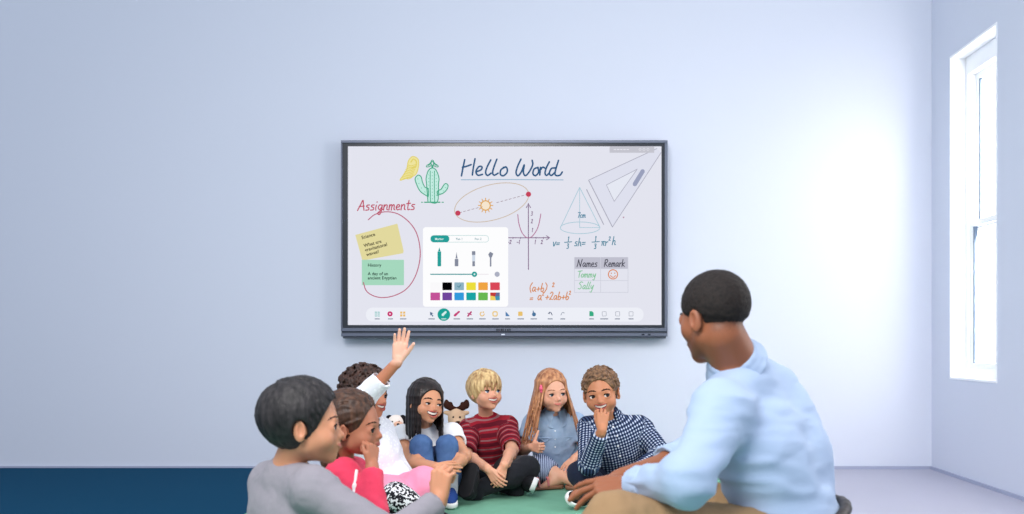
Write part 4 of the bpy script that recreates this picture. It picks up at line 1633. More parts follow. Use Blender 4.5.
def grey_boy():
    d = 2.75
    h = Head(J(304.5, 423, d), .228, 102, 2, 0, mouth='closed')
    P = start('boy in grey long-sleeved top with thick short black hair, seen from behind', V3(*J(285, 600, 2.85)[:2], .01))
    F = P['F']
    j = dict(nb=J(288, 467, 2.78), shA=J(314, 490, 2.66), shB=J(272, 483, 2.90), hiA=J(298, 578, 2.78), hiB=J(270, 578, 2.95),
             elA=J(392, 538, 2.60), wrA=J(439, 501, 2.72), elB=J(318, 560, 3.00), wrB=J(352, 572, 2.86),
             knA=J(388, 584, 2.66), knB=J(352, 575, 3.06), anA=J(372, 598, 2.92), anB=J(405, 604, 2.84))
    bl('grey boy', j)
    torso(F, j, 0, sc=1.08)
    neck(F, h, j['nb'], .041)
    head_skin(F, h)
    kid_arm(F, j['shA'], j['elA'], j['wrA'], 1.08)
    kid_arm(F, j['shB'], j['elB'], j['wrB'], 1.08)
    kid_leg(F, j['hiA'], j['knA'], j['anA'], 1.05, J(345, 602, 2.98))
    kid_leg(F, j['hiB'], j['knB'], j['anB'], 1.05, J(425, 604, 2.70))
    P['fine'] = [h.fine(.0030), HANDP(F, j['wrA'], V3(.10, .06, 1), V3(.42, .9, 0), 'r', .15, curl=(1.15, 1.35, .9), thumb=(.25, .35), fat=1.12),
                 HANDP(F, j['wrB'], V3(1, -.5, -.2), V3(.2, .2, -1), 'l', .142, curl=(.2, .3, .2))]
    o = finish(P, (200, 140, 108), (184, 100, 86), h)
    org = P['base']
    face_parts(F, h, o, org, (52, 34, 24), (70, 52, 46), browr=.008)
    # hair
    G = Fld()
    cap(G, h, .046, fz=-.16, fr=.44, nape=-.27, fx=.40, fy=.39)
    h.ell(G, (.42, -.03, -.11), (.14, .115, .165), .02, 1)
    h.ell(G, (-.42, -.03, -.11), (.14, .115, .165), .02, 1)
    crown = V3(0, -.35, .95)
    flow = lambda u, p: (u - crown) * 1.0 + V3(0, .15, -.35)
    strands(G, h, 760, flow, 4, .075, .048, .0165, 3, lambda u: (not in_face(scalp(u), .31, .06)) and not (abs(u[0]) > .75 and -1.0 < u[2] < .12 and u[1] > -.30) and scalp(u)[2] > -.27, taper=.3, lift=.012, front=1)
    for s in (-1, 1):
        h.ell(G, (s * .42, -.03, -.09), (.14, .10, .155), .02, 1)
    fobj('hair', G, hair_mat('black_hair', (15, 14, 16), (52, 48, 50), .58, 70), o, org, .0045)
    # top, trousers, socks
    G = Fld()
    torso(G, j, .014, sc=1.08)
    e = sleeve(G, j['shA'], j['elA'], j['wrA'], 1.93, .055, .044, .036)
    sleeve(G, j['shB'], j['elB'], j['wrB'], 1.93, .055, .044, .036)
    t = nrm(j['nb'] - (j['hiA'] + j['hiB']) / 2)
    G.cone(j['nb'] - t * .03, j['nb'] + t * .012, .062, .050, .02, 0, 2)
    fobj('shirt', G, cloth('grey_jersey', (142, 138, 146)), o, org, .0075, creases=[(.004, .055, 1, (1, 1, .6)), (.002, .02, 3)])
    G = Fld()
    for a in 'AB':
        kid_leg(G, j['hi' + a], j['kn' + a], j['an' + a], 1.22)
        G.sph(j['hi' + a], .085, .04)
    fobj('trousers', G, cloth('charcoal_trouser', (52, 54, 62)), o, org, .011, creases=[(.004, .05, 2)])


def pink_girl():
    d = 3.3
    h = Head(J(353, 424, d), .214, 84, -2, -6, mouth='closed')
    P = start('girl in pink jacket with brown hair pulled back, chin resting on fist', V3(*J(338, 560, 3.4)[:2], .01))
    F = P['F']
    j = dict(nb=J(341, 464, 3.36), shA=J(343, 476, 3.24), shB=J(352, 474, 3.47), hiA=J(326, 556, 3.28), hiB=J(334, 550, 3.46),
             elA=J(373, 514, 3.12), wrA=J(372, 466, 3.20), elB=J(366, 525, 3.50), wrB=J(404, 545, 3.42),
             knA=J(392, 536, 3.12), knB=J(412, 540, 3.50), anA=J(410, 566, 3.30), anB=J(378, 560, 3.34))
    bl('pink girl', j)
    torso(F, j, 0, sc=.98)
    neck(F, h, j['nb'], .035)
    head_skin(F, h)
    kid_arm(F, j['shA'], j['elA'], j['wrA'])
    kid_arm(F, j['shB'], j['elB'], j['wrB'])
    kid_leg(F, j['hiA'], j['knA'], j['anA'], 1, J(430, 566, 3.32))
    kid_leg(F, j['hiB'], j['knB'], j['anB'], 1, J(360, 562, 3.24))
    P['fine'] = [h.fine(.0029), HANDP(F, j['wrA'], V3(.0, .25, 1), V3(-.8, .6, .1), 'r', .125, curl=(1.15, 1.2, .8), thumb=(.3, .35)),
                 HANDP(F, j['wrB'], V3(1, -.1, -.3), V3(0, 0, -1), 'l', .125, curl=(.3, .3, .2))]
    o = finish(P, (172, 112, 86), (150, 74, 66), h)
    org = P['base']
    face_parts(F, h, o, org, (40, 26, 20), (70, 46, 36), gaze=(10, 0), browr=.009)
    G = Fld()
    cap(G, h, .030, fz=-.15, fr=.46, nape=-.20, fx=.37, fy=.40)
    for s in (-1, 1):
        h.ell(G, (s * .40, .0, -.07), (.09, .09, .125), .02, 1)
    back = V3(0, -1.0, -.05)
    flow = lambda u, p: (back - u * .2) + V3(0, 0, -.25)
    strands(G, h, 340, flow, 4, .10, .030, .019, 5, lambda u: (not in_face(scalp(u), .30, .10)) and not (abs(u[0]) > .75 and -.55 < u[2] < -.05 and u[1] > -.3) and scalp(u)[2] > -.2, taper=.5)
    for s in (-1, 1):
        h.ell(G, (s * .42, -.02, -.07), (.12, .09, .14), .02, 1)
    # gathered tail falling over the near shoulder
    rng = np.random.RandomState(4)
    for i in range(16):
        a = rng.uniform(0, 6.28)
        r = rng.uniform(0, .05)
        p0 = h.w(.06, -.40, -.08)
        ofs = V3(math.cos(a) * r, -abs(math.sin(a)) * r, 0) * .6
        pts = [h.w(rng.uniform(-.1, .2), -.36, -.02), p0 + ofs * .4, h.w(.22, -.36, -.32) + ofs, h.w(.26, -.22, -.55) + ofs * 1.1, h.w(.24 + rng.normal(0, .05), -.10, -.78) + ofs * 1.2, h.w(.24 + rng.normal(0, .06), -.06, -.98) + ofs]
        G.chain(pts, [.012, .014, .013, .012, .011, .006], .006)
    fobj('hair', G, hair_mat('brown_hair', (34, 22, 18), (92, 62, 46), .52, 70), o, org, .0042)
    pink = cloth('pink_jersey', (222, 64, 94))
    G = Fld()
    torso(G, j, .014, sc=.98)
    sleeve(G, j['shA'], j['elA'], j['wrA'], 1.9, .052, .042, .032)
    sleeve(G, j['shB'], j['elB'], j['wrB'], 1.9, .052, .042, .032)
    t = nrm(j['nb'] - (j['hiA'] + j['hiB']) / 2)
    G.cone(j['nb'] - t * .04, j['nb'] + t * .018, .070, .052, .02, 0, 2)
    jk = fobj('jacket', G, pink, o, org, .007, creases=[(.004, .05, 5, (1, 1, .6)), (.0025, .022, 3)])
    # white zip edge seen down the near front
    Z = Fld()
    pts = [p for p in (hitpx(G, px, py, 2.9) for px, py in ((356.5, 471), (354.6, 486), (353.4, 501), (353, 512))) if p is not None]
    Z.chain(pts, [.006] * len(pts), .01)
    fobj('trim', Z, plain_once('white_trim', (240, 232, 234), .7), jk, org, .0025)
    G = Fld()
    for a in 'AB':
        kid_leg(G, j['hi' + a], j['kn' + a], j['an' + a], 1.18)
        G.sph(j['hi' + a], .080, .04)
    fobj('trousers', G, cloth('dark_denim', (50, 58, 80)), o, org, .011)


def curly_child():
    h = Head(J(367, 394, 4.34), .205, 68, 2, 4, mouth='smile')
    P = start('curly-haired child in white lace top and pink skirt raising one hand', V3(*J(388, 515, 4.38)[:2], .01))
    F = P['F']
    j = dict(nb=J(370, 420, 4.36), shA=J(364, 432, 4.24), shB=J(381, 431, 4.46), hiA=J(384, 486, 4.34), hiB=J(394, 486, 4.46),
             elA=J(363, 400, 4.10), wrA=J(398, 361, 4.06), elB=J(394, 464, 4.42), wrB=J(408, 484, 4.24),
             knA=J(396, 496, 4.00), knB=J(424, 484, 4.16), anA=J(424, 511, 3.98), anB=J(400, 513, 4.10))
    bl('curly child', j)
    torso(F, j, 0, sc=.95)
    neck(F, h, j['nb'], .034)
    head_skin(F, h)
    kid_arm(F, j['shA'], j['elA'], j['wrA'], .95)
    kid_arm(F, j['shB'], j['elB'], j['wrB'], .95)
    kid_leg(F, j['hiA'], j['knA'], j['anA'], .95)
    kid_leg(F, j['hiB'], j['knB'], j['anB'], .95)
    P['fine'] = [h.fine(.0030), HANDP(F, j['wrA'], V3(.15, -.08, 1), V3(.15, -1, .05), 'r', .140, curl=(.12, .14, .1), thumb=(.62, .12), spread=.6, fat=1.2, per=[(.05, .1, .1), (.12, .14, .1), (.1, .12, .1), (.16, .2, .1)]),
                 HANDP(F, j['wrB'], V3(.6, -.6, -.5), V3(.2, .2, -1), 'l', .125, curl=(.3, .3, .2))]
    def palm(v, col):
        c = j['wrA'] + V3(.01, 0, .07)
        m = np.clip((.095 - np.linalg.norm(v - c, axis=1)) / .02, 0, 1) * np.clip((j['wrA'][1] + .004 - v[:, 1]) / .008, 0, 1)
        col[:] = col * (1 - m[:, None]) + np.array(lin((232, 180, 156))) * m[:, None]
    o = finish(P, (186, 122, 92), (170, 82, 72), h, palm)
    org = P['base']
    face_parts(F, h, o, org, (46, 28, 20), (44, 30, 26))
    G = Fld()
    cap(G, h, .075, fz=-.15, fr=.45, nape=-.18, fx=.36, fy=.45)
    curls(G, h, 480, .085, .034, 8, lambda u: not in_face(scalp(u), .24, .10) and scalp(u)[2] > -.2, spread=.055)
    fobj('hair', G, hair_mat('dark_curls', (26, 16, 14), (82, 54, 44), .5, 60, (1, 1, 1)), o, org, .0042)
    G = Fld()
    torso(G, j, .016, sc=.95, low=1.05)
    sleeve(G, j['shA'], j['elA'], j['wrA'], 1.54, .050, .046, .044, hem=.006)
    sleeve(G, j['shB'], j['elB'], j['wrB'], 1.75, .052, .044, .036)
    t = nrm(j['nb'] - (j['hiA'] + j['hiB']) / 2)
    G.cone(j['nb'] - t * .03, j['nb'] + t * .012, .060, .046, .02, 0, 2)
    lace = NT('white_lace')
    vn = lace.n('ShaderNodeTexVoronoi', Scale=70.0)
    lace.t.links.new(lace.coords(), vn.inputs['Vector'])
    lace.set('Base Color', lace.mix(lace.math('GREATER_THAN', vn.outputs[0], .34), lin((242, 242, 247)), lin((228, 228, 236))))
    lace.set('Roughness', .85)
    lace.bump(vn.outputs[0], .5, .003)
    G.ell((j['hiA'] + j['hiB']) / 2 + V3(-.01, -.01, .01), (.128, .125, .085), None, .04)
    fobj('top', G, lace.m, o, org, .006, creases=[(.005, .05, 2, (1, 1, .5))])
    pinkm = cloth('pink_skirt_cloth', (244, 146, 176))
    G = Fld()
    torso_lo = (j['hiA'] + j['hiB']) / 2
    G.ell(torso_lo - V3(0, 0, .035), (.115, .11, .06), None, .03)
    for a, e in (('A', .82), ('B', 1.02)):
        m = j['hi' + a] + (j['kn' + a] - j['hi' + a]) * e
        G.cone(j['hi' + a] - V3(0, 0, .012), m, .070, .064, .03, 0, 0)
    G.cone(j['knB'], j['knB'] + (j['anB'] - j['knB']) * .35, .070, .060, .03)
    fobj('skirt', G, pinkm, o, org, .0065, creases=[(.004, .04, 9)])
    G = Fld()
    for a in 'AB':
        G.chain([j['hi' + a] * .28 + j['kn' + a] * .72, j['kn' + a], j['kn' + a] * .68 + j['an' + a] * .32, j['an' + a]], [.058, .053, .050, .036], .02)
    fobj('leggings', G, print_mat('mottled_leggings', (226, 224, 228), (36, 34, 40), 95, .49), o, org, .006)
    bk = plain_once('black_canvas', (24, 24, 28), .7, .2)
    wt = plain_once('white_rubber', (232, 230, 230), .55, .3)
    shoe(o, org, j['anA'], J(440, 514, 3.94), V3(0, -.6, .8), bk, bk, .155, .03)
    shoe(o, org, j['anB'], J(376, 517, 4.06), V3(0, -.6, .8), bk, bk, .155, .03)


def hugging_girl():
    J = shifted(-6, 0, .16)
    h = Head(J(432, 402, 4.56), .202, 38, 3, 9, mouth='grin')
    P = start('laughing girl with long straight black hair hugging her denim knees', V3(*J(440, 510, 4.62)[:2], .01))
    F = P['F']
    j = dict(nb=J(431, 428, 4.64), shA=J(408, 436, 4.62), shB=J(458, 434, 4.70), hiA=J(428, 486, 4.72), hiB=J(453, 486, 4.74),
             elA=J(412, 461, 4.44), wrA=J(443, 467, 4.20), elB=J(471, 456, 4.50), wrB=J(458, 470, 4.24),
             knA=J(427, 446, 4.40), knB=J(453, 446, 4.42), anA=J(436, 511, 4.36), anB=J(455, 508, 4.40))
    bl('hugging girl', j)
    torso(F, j, 0, sc=.92)
    neck(F, h, j['nb'], .032)
    head_skin(F, h)
    kid_arm(F, j['shA'], j['elA'], j['wrA'], .95)
    kid_arm(F, j['shB'], j['elB'], j['wrB'], .95)
    kid_leg(F, j['hiA'], j['knA'], j['anA'], .9)
    kid_leg(F, j['hiB'], j['knB'], j['anB'], .9)
    P['fine'] = [h.fine(.0027), HANDP(F, j['wrA'], V3(1, .05, -.12), V3(.1, 1, -.1), 'r', .120, curl=(.25, .35, .3), thumb=(.4, .2)),
                 HANDP(F, j['wrB'], V3(-1, -.02, -.42), V3(0, 1, .1), 'l', .120, curl=(.25, .35, .3), thumb=(.4, .2))]
    o = finish(P, (206, 146, 112), (188, 88, 80), h)
    org = P['base']
    face_parts(F, h, o, org, (34, 22, 18), (38, 28, 26), gaze=(-22, 6))
    G = Fld()
    cap(G, h, .040, fz=-.16, fr=.45, nape=-.22, fx=.35, fy=.43)
    hanging(G, h, .10, list(np.linspace(50, 180, 60)), 1.02, .022, .019, 2, front_in=.02, wave=.015, flare=.03, k=.03)
    hanging(G, h, .10, list(np.linspace(-54, -180, 56)), .98, .022, .019, 3, front_in=.02, wave=.015, flare=.02, k=.03)
    fobj('hair', G, hair_mat('sleek_black_hair', (14, 11, 11), (44, 32, 30), .40, 70), o, org, .0042)
    white = cloth('white_jersey', (236, 236, 240))
    G = Fld()
    torso(G, j, .009, sc=.92)
    sleeve(G, j['shA'], j['elA'], j['wrA'], .42, .050, .047, .04)
    sleeve(G, j['shB'], j['elB'], j['wrB'], .42, .050, .047, .04)
    t = nrm(j['nb'] - (j['hiA'] + j['hiB']) / 2)
    G.cone(j['nb'] - t * .03, j['nb'] + t * .008, .056, .044, .02, 0, 2)
    fobj('tee', G, white, o, org, .006, creases=[(.003, .04, 2)])
    G = Fld()
    R, ms, mh, T = torso(G, j, .020, sc=.92)
    G.plane(ms - R[:, 2] * .035, R[:, 2])
    for s in (-.055, .055):
        G.cone(ms + R[:, 0] * s - R[:, 1] * .085 - R[:, 2] * .05, ms + R[:, 0] * s * .95 + R[:, 2] * .045, .016, .013, .01)
    fobj('pinafore', G, cloth('navy_pinafore', (34, 44, 74)), o, org, .006, creases=[(.003, .04, 4)])
    G = Fld()
    for a in 'AB':
        m = j['kn' + a] + (j['an' + a] - j['kn' + a]) * .48
        G.cone(j['hi' + a], j['kn' + a], .074, .050, .012)
        G.cone(j['kn' + a], m, .050, .047, .012, 0, 2)
        G.sph(j['hi' + a], .078, .03)
    den = NT('blue_denim')
    den.set('Base Color', den.mix(den.noise(26, 4), lin((38, 68, 116)), lin((84, 120, 170))))
    den.set('Roughness', .85)
    den.bump(den.noise(420, 2), .25, .002)
    fobj('jeans', G, den.m, o, org, .0055, creases=[(.003, .035, 6)])
    G = Fld()
    for a in 'AB':
        m = j['kn' + a] + (j['an' + a] - j['kn' + a]) * .44
        G.cone(m, j['an' + a], .046, .036, .02)
    fobj('leggings', G, cloth('pale_grey_knit', (176, 176, 184)), o, org, .006, creases=[(.003, .03, 6)])
    bl_ = plain_once('blue_canvas', (34, 64, 128), .7, .2)
    shoe(o, org, j['anA'], J(436, 528, 4.20), V3(0, -.3, 1), bl_, plain_once('white_rubber', (232, 230, 230), .55, .3), .16, .03)
    shoe(o, org, j['anB'], J(459, 525, 4.22), V3(0, -.3, 1), bl_, plain_once('white_rubber', (232, 230, 230), .55, .3), .16, .03)


def blond_boy():
    h = Head(J(485.5, 391, 5.12), .204, 33, 10, 0, mouth='smile')
    P = start('blond boy in dark red striped tee sitting cross-legged with hands joined', V3(*J(493, 485, 5.28)[:2], .01))
    F = P['F']
    j = dict(nb=J(486, 417, 5.20), shA=J(469.5, 430, 5.18), shB=J(507, 427, 5.22), hiA=J(481, 470, 5.30), hiB=J(503, 470, 5.28),
             elA=J(466, 455, 5.00), wrA=J(488, 469, 4.71), elB=J(512, 450, 5.00), wrB=J(504, 465, 4.74),
             knA=J(467, 471, 5.06), knB=J(527, 468, 4.86), anA=J(516, 488, 4.88), anB=J(475, 491, 4.74))
    bl('blond boy', j)
    torso(F, j, 0, sc=.95)
    neck(F, h, j['nb'], .035)
    head_skin(F, h)
    kid_arm(F, j['shA'], j['elA'], j['wrA'])
    kid_arm(F, j['shB'], j['elB'], j['wrB'])
    kid_leg(F, j['hiA'], j['knA'], j['anA'], 1)
    kid_leg(F, j['hiB'], j['knB'], j['anB'], 1)
    P['fine'] = [h.fine(.0027), HANDP(F, j['wrA'], V3(.6, -.3, -.75), V3(.6, .7, -.2), 'r', .125, curl=(.3, .4, .3), thumb=(.4, .2)),
                 HANDP(F, j['wrB'], V3(-.25, -.3, -1), V3(-.5, .85, -.1), 'l', .125, curl=(.3, .4, .3), thumb=(.4, .2))]
    o = finish(P, (224, 164, 134), (196, 108, 94), h)
    org = P['base']
    face_parts(F, h, o, org, (70, 96, 124), (176, 134, 88), gaze=(-14, 10), browr=.010)
    G = Fld()
    cap(G, h, .045, fz=-.20, fr=.46, nape=-.26, fx=.35, fy=.46)
    crown = V3(0, -.30, .95)
    flow = lambda u, p: (u - crown) + V3(.25, .15, -.45)
    strands(G, h, 720, flow, 4, .085, .048, .0155, 6, lambda u: (not in_face(scalp(u), .28, .10)) and scalp(u)[2] > -.28, taper=.25, lift=.03)
    fobj('hair', G, hair_mat('blond_hair', (140, 96, 54), (240, 208, 150), .46, 60), o, org, .0042)
    G = Fld()
    torso(G, j, .015, sc=.95)
    e1 = sleeve(G, j['shA'], j['elA'], j['wrA'], .92, .054, .050, .04)
    e2 = sleeve(G, j['shB'], j['elB'], j['wrB'], .88, .054, .050, .04)
    t = nrm(j['nb'] - (j['hiA'] + j['hiB']) / 2)
    G.cone(j['nb'] - t * .03, j['nb'] + t * .008, .062, .048, .02, 0, 2)
    fb = trunk_fab(j, [(j['shA'], j['elA'], .054), (j['shB'], j['elB'], .054)])
    fobj('tee', G, striped_tee_mat(), o, org, .0055, creases=[(.0035, .045, 3, (1, 1, .6)), (.0015, .02, 3)], fab=fb)
    G = Fld()
    for a in 'AB':
        kid_leg(G, j['hi' + a], j['kn' + a], j['an' + a], 1.22)
        G.sph(j['hi' + a], .082, .04)
    for a in 'AB':
        G.cone(j['an' + a], j['an' + a] - V3(0, 0, .02), .040, .036, .02)
    fobj('trousers', G, cloth('black_jersey', (34, 35, 41)), o, org, .0065, creases=[(.0035, .04, 8)])
    bk = plain_once('black_canvas', (24, 24, 28), .7, .2)
    wt = plain_once('white_rubber', (232, 230, 230), .55, .3)
    shoe(o, org, J(527, 485, 4.86), J(529, 482, 4.70), V3(-.92, .1, .35), bk, wt, .165, .034)
    shoe(o, org, J(469, 496, 4.60), J(474, 477, 4.64), V3(.35, .93, .1), bk, bk, .165, .036)


def thumb_girl():
    J = shifted(1.5, 0, .17)
    h = Head(J(550.5, 391, 5.05), .208, 22, -3, -3, mouth='closed')
    P = start('girl with long reddish-blonde hair in pale denim shirt giving a thumbs-up', V3(*J(553, 487, 5.24)[:2], .01))
    F = P['F']
    j = dict(nb=J(553, 416, 5.14), shA=J(533, 423, 5.12), shB=J(574, 423, 5.18), hiA=J(543, 471, 5.26), hiB=J(564, 471, 5.28),
             elA=J(520, 451, 5.08), wrA=J(530, 447, 4.94), elB=J(584, 452, 5.14), wrB=J(573, 458, 5.0),
             knA=J(538, 468, 4.98), knB=J(592, 470, 5.06), anA=J(574, 488, 4.88), anB=J(552, 490, 4.92))
    bl('thumb girl', j)
    for a in 'AB':
        j['an' + a][2] = max(j['an' + a][2], .052)
    torso(F, j, 0, sc=.92)
    neck(F, h, j['nb'], .032)
    head_skin(F, h)
    kid_arm(F, j['shA'], j['elA'], j['wrA'], .95)
    kid_arm(F, j['shB'], j['elB'], j['wrB'], .95)
    kid_leg(F, j['hiA'], j['knA'], j['anA'], .80, J(592, 491, 4.85))
    kid_leg(F, j['hiB'], j['knB'], j['anB'], .80, J(532, 493, 4.88))
    P['fine'] = [h.fine(.0027), HANDP(F, j['wrA'], V3(.62, -.78, .0), V3(.78, .62, 0), 'r', .130, curl=(1.35, 1.45, .95), thumb=(1.5, .02), fat=1.1),
                 HANDP(F, j['wrB'], V3(-.5, -.5, -.4), V3(0, .2, -1), 'l', .12, curl=(.3, .3, .2))]
    o = finish(P, (224, 166, 138), (200, 110, 98), h)
    org = P['base']
    face_parts(F, h, o, org, (84, 96, 104), (150, 104, 74), gaze=(-12, -2), browr=.009)
    G = Fld()
    cap(G, h, .036, fz=-.17, fr=.47, nape=-.24, fx=.345, fy=.43)
    hanging(G, h, 0.0, list(np.linspace(50, 180, 58)), 1.42, .020, .018, 12, front_in=.0, wave=.04, flare=.36)
    hanging(G, h, 0.0, list(np.linspace(-50, -180, 58)), 1.40, .020, .018, 13, front_in=.0, wave=.04, flare=.42)
    hr = fobj('hair', G, hair_mat('strawberry_hair', (118, 64, 42), (216, 156, 110), .42, 70), o, org, .0042)
    C = Fld()
    p = G.hit(h.w(.8, .20, .10), h.d(-1, -.05, 0), .3)
    C.cone(p + V3(0, -.004, .014), p + V3(.002, -.006, -.016), .007, .006, .004)
    C.sph(p + V3(0, -.008, .0), .010, .004)
    fobj('hair_clip', C, plain_once('pink_clip', (232, 96, 128), .4, .4), hr, org, .002)
    den = NT('pale_denim')
    den.set('Base Color', den.mix(den.noise(22, 4), lin((120, 148, 184)), lin((178, 198, 222))))
    den.set('Roughness', .85)
    den.bump(den.noise(420, 2), .25, .002)
    G = Fld()
    R, ms, mh, T = torso(G, j, .015, sc=.92)
    sleeve(G, j['shA'], j['elA'], j['wrA'], .62, .054, .055, .04)
    sleeve(G, j['shB'], j['elB'], j['wrB'], .62, .054, .055, .04)
    G.cone(j['nb'] - R[:, 2] * .03, j['nb'] + R[:, 2] * .004, .058, .044, .02, 0, 2)
    sh = fobj('shirt', G, den.m, o, org, .0055, creases=[(.004, .045, 3, (1, 1, .6)), (.0015, .02, 3)])
    C = Fld()
    collar(C, j['nb'] + R[:, 2] * .010, R, .050, .046, .006, .35)
    fobj('collar', C, den.m, sh, org, .003)
    for px, py in ((545, 441), (566, 440)):
        Q = Fld()
        for k_ in (-1, 1):
            a = hitpx(G, px - 6, py - 3, 4.7)
            b = hitpx(G, px, py + 1, 4.7)
            c_ = hitpx(G, px + 6, py - 3, 4.7)
        Q.chain([a, b, c_], [.004, .004, .004], .003)
        Q.cone(a, c_, .004, .004, .003)
        fobj('pocket_flap', Q, den.m, sh, org, .003)
    for py in (431, 439, 447):
        b = hitpx(G, 555, py, 4.7)
        Q = Fld()
        Q.sph(b, .005, .002)
        fobj('button', Q, plain_once('pearl_button', (236, 236, 240), .3, .5), sh, org, .0022)
    G = Fld()
    G.ell((j['hiA'] + j['hiB']) / 2, (.12, .115, .07), None, .03)
    for a in 'AB':
        m = j['kn' + a] + (j['an' + a] - j['kn' + a]) * .38
        G.cone(j['hi' + a], j['kn' + a], .088, .064, .03)
        G.cone(j['kn' + a], m, .062, .056, .03, 0, 2)
    t = NT('patterned_shorts')
    w = t.n('ShaderNodeTexWave', Scale=32.0, Distortion=1.0)
    t.t.links.new(t.coords((1, .3, 1)), w.inputs['Vector'])
    t.set('Base Color', t.mix(t.math('GREATER_THAN', w.outputs[1], .62), lin((58, 74, 116)), lin((186, 198, 222))))
    t.set('Roughness', .85)
    sk = fobj('shorts', G, t.m, o, org, .006, creases=[(.003, .04, 9)])
    sd = plain_once('tan_leather', (150, 104, 82), .6, .3)
    sn = plain_once('pink_strap', (206, 120, 120), .5, .3)
    for an, tx, ty, td in ((j['anB'], 532, 493, 4.88), (j['anA'], 592, 491, 4.85)):
        toe = J(tx, ty, td)
        toe[2] = max(toe[2], .040)
        an[2] = max(an[2], .052)
        tdir = nrm(toe - an)
        G = Fld()
        G.cone(an - tdir * .03 - V3(0, 0, .026), toe + tdir * .03 - V3(0, 0, .012), .026, .026, .01)
        G.plane(an - V3(0, 0, .022), nrm(V3(0, 0, 1) - tdir * tdir[2]))
        s_ = fobj('sandal', G, sd, o, org, .004)
        G = Fld()
        for f_ in (.35, .8):
            m = an * (1 - f_) + toe * f_
            x = nrm(np.cross(tdir, V3(0, 0, 1)))
            G.chain([m - x * .03 - V3(0, 0, .012), m - x * .02 + V3(0, 0, .020), m + V3(0, 0, .028), m + x * .02 + V3(0, 0, .020), m + x * .03 - V3(0, 0, .012)], [.006] * 5, .004)
        fobj('strap', G, sn, s_, org, .003)


def check_boy():
    h = Head(J(601, 392, 4.66), .222, -8, -2, -7, mouth='smile')
    P = start('boy with short brown curls in checked shirt holding hand to mouth', V3(*J(626, 500, 4.86)[:2], .01))
    F = P['F']
    j = dict(nb=J(609, 421, 4.76), shA=J(590, 429, 4.70), shB=J(640, 429, 4.80), hiA=J(612, 481, 4.86), hiB=J(640, 481, 4.88),
             elA=J(589, 464, 4.54), wrA=J(602, 430, 4.41), elB=J(662, 454, 4.70), wrB=J(634, 472, 4.58),
             knA=J(580, 474, 4.70), knB=J(668, 476, 4.70), anA=J(612, 496, 4.56), anB=J(594, 497, 4.50))
    bl('check boy', j)
    torso(F, j, 0, sc=1.0)
    neck(F, h, j['nb'], .037)
    head_skin(F, h)
    kid_arm(F, j['shA'], j['elA'], j['wrA'])
    kid_arm(F, j['shB'], j['elB'], j['wrB'])
    kid_leg(F, j['hiA'], j['knA'], j['anA'], 1)
    kid_leg(F, j['hiB'], j['knB'], j['anB'], 1)
    P['fine'] = [h.fine(.0028), HANDP(F, j['wrA'], V3(.06, .16, 1), V3(.05, 1, -.15), 'r', .138, curl=(.75, 1.05, .7), thumb=(.45, .25)),
                 HANDP(F, j['wrB'], V3(-.8, -.5, -.3), V3(0, .3, -1), 'l', .13, curl=(.3, .3, .2))]
    o = finish(P, (190, 126, 92), (170, 88, 76), h)
    org = P['base']
    face_parts(F, h, o, org, (48, 30, 22), (74, 50, 38), gaze=(-26, 4))
    G = Fld()
    cap(G, h, .022, fz=-.15, fr=.45, nape=-.12, fx=.345, fy=.45)
    for s in (-1, 1):
        h.ell(G, (s * .40, .0, -.08), (.09, .09, .125), .02, 1)
    curls(G, h, 520, .022, .021, 15, lambda u: not in_face(scalp(u), .27, .15) and scalp(u)[2] > -.17 and not (abs(u[0]) > .8 and -.6 < u[2] < -.12 and u[1] > -.25), spread=.022)
    fobj('hair', G, hair_mat('light_brown_curls', (62, 42, 30), (152, 114, 82), .5, 60, (1, 1, 1)), o, org, .004)
    chk = check_mat('navy_check', (190, 198, 216), (24, 32, 56), (62, 78, 112), .0138, .56)
    G = Fld()
    R, ms, mh, T = torso(G, j, .016, sc=1.0, low=1.05)
    sleeve(G, j['shA'], j['elA'], j['wrA'], 1.88, .056, .048, .034)
    sleeve(G, j['shB'], j['elB'], j['wrB'], 1.88, .056, .048, .034)
    fb = trunk_fab(j, [(j['shA'], j['elA'], .054), (j['shB'], j['elB'], .054), (j['elA'], j['wrA'], .046), (j['elB'], j['wrB'], .046)])
    sh = fobj('shirt', G, chk, o, org, .005, creases=[(.004, .05, 3, (1, 1, .6)), (.0015, .02, 3)], fab=fb)
    C = Fld()
    collar(C, j['nb'] + R[:, 2] * .014, R, .052, .050, .0065, .45)
    fobj('collar', C, chk, sh, org, .003, fab=fb)
    for px, py in ((613, 427), (617, 436), (618, 446), (620, 456)):
        b = hitpx(G, px, py, 4.3)
        Q = Fld()
        Q.sph(b, .0055, .002)
        fobj('button', Q, plain_once('pearl_button', (236, 236, 240), .3, .5), sh, org, .0022)
    G = Fld()
    for a in 'AB':
        kid_leg(G, j['hi' + a], j['kn' + a], j['an' + a], 1.2)
        G.sph(j['hi' + a], .082, .04)
    fobj('trousers', G, cloth('dark_navy_cotton', (30, 36, 56)), o, org, .0065, creases=[(.0035, .04, 8)])
    bk = plain_once('black_canvas', (24, 24, 28), .7, .2)
    wt = plain_once('white_rubber', (232, 230, 230), .55, .3)
    shoe(o, org, j['anB'], J(560, 498, 4.36), V3(.75, -.35, .55), bk, wt, .18, .037)
    shoe(o, org, j['anA'], J(644, 500, 4.50), V3(-.2, -.3, 1), bk, wt, .18, .036)


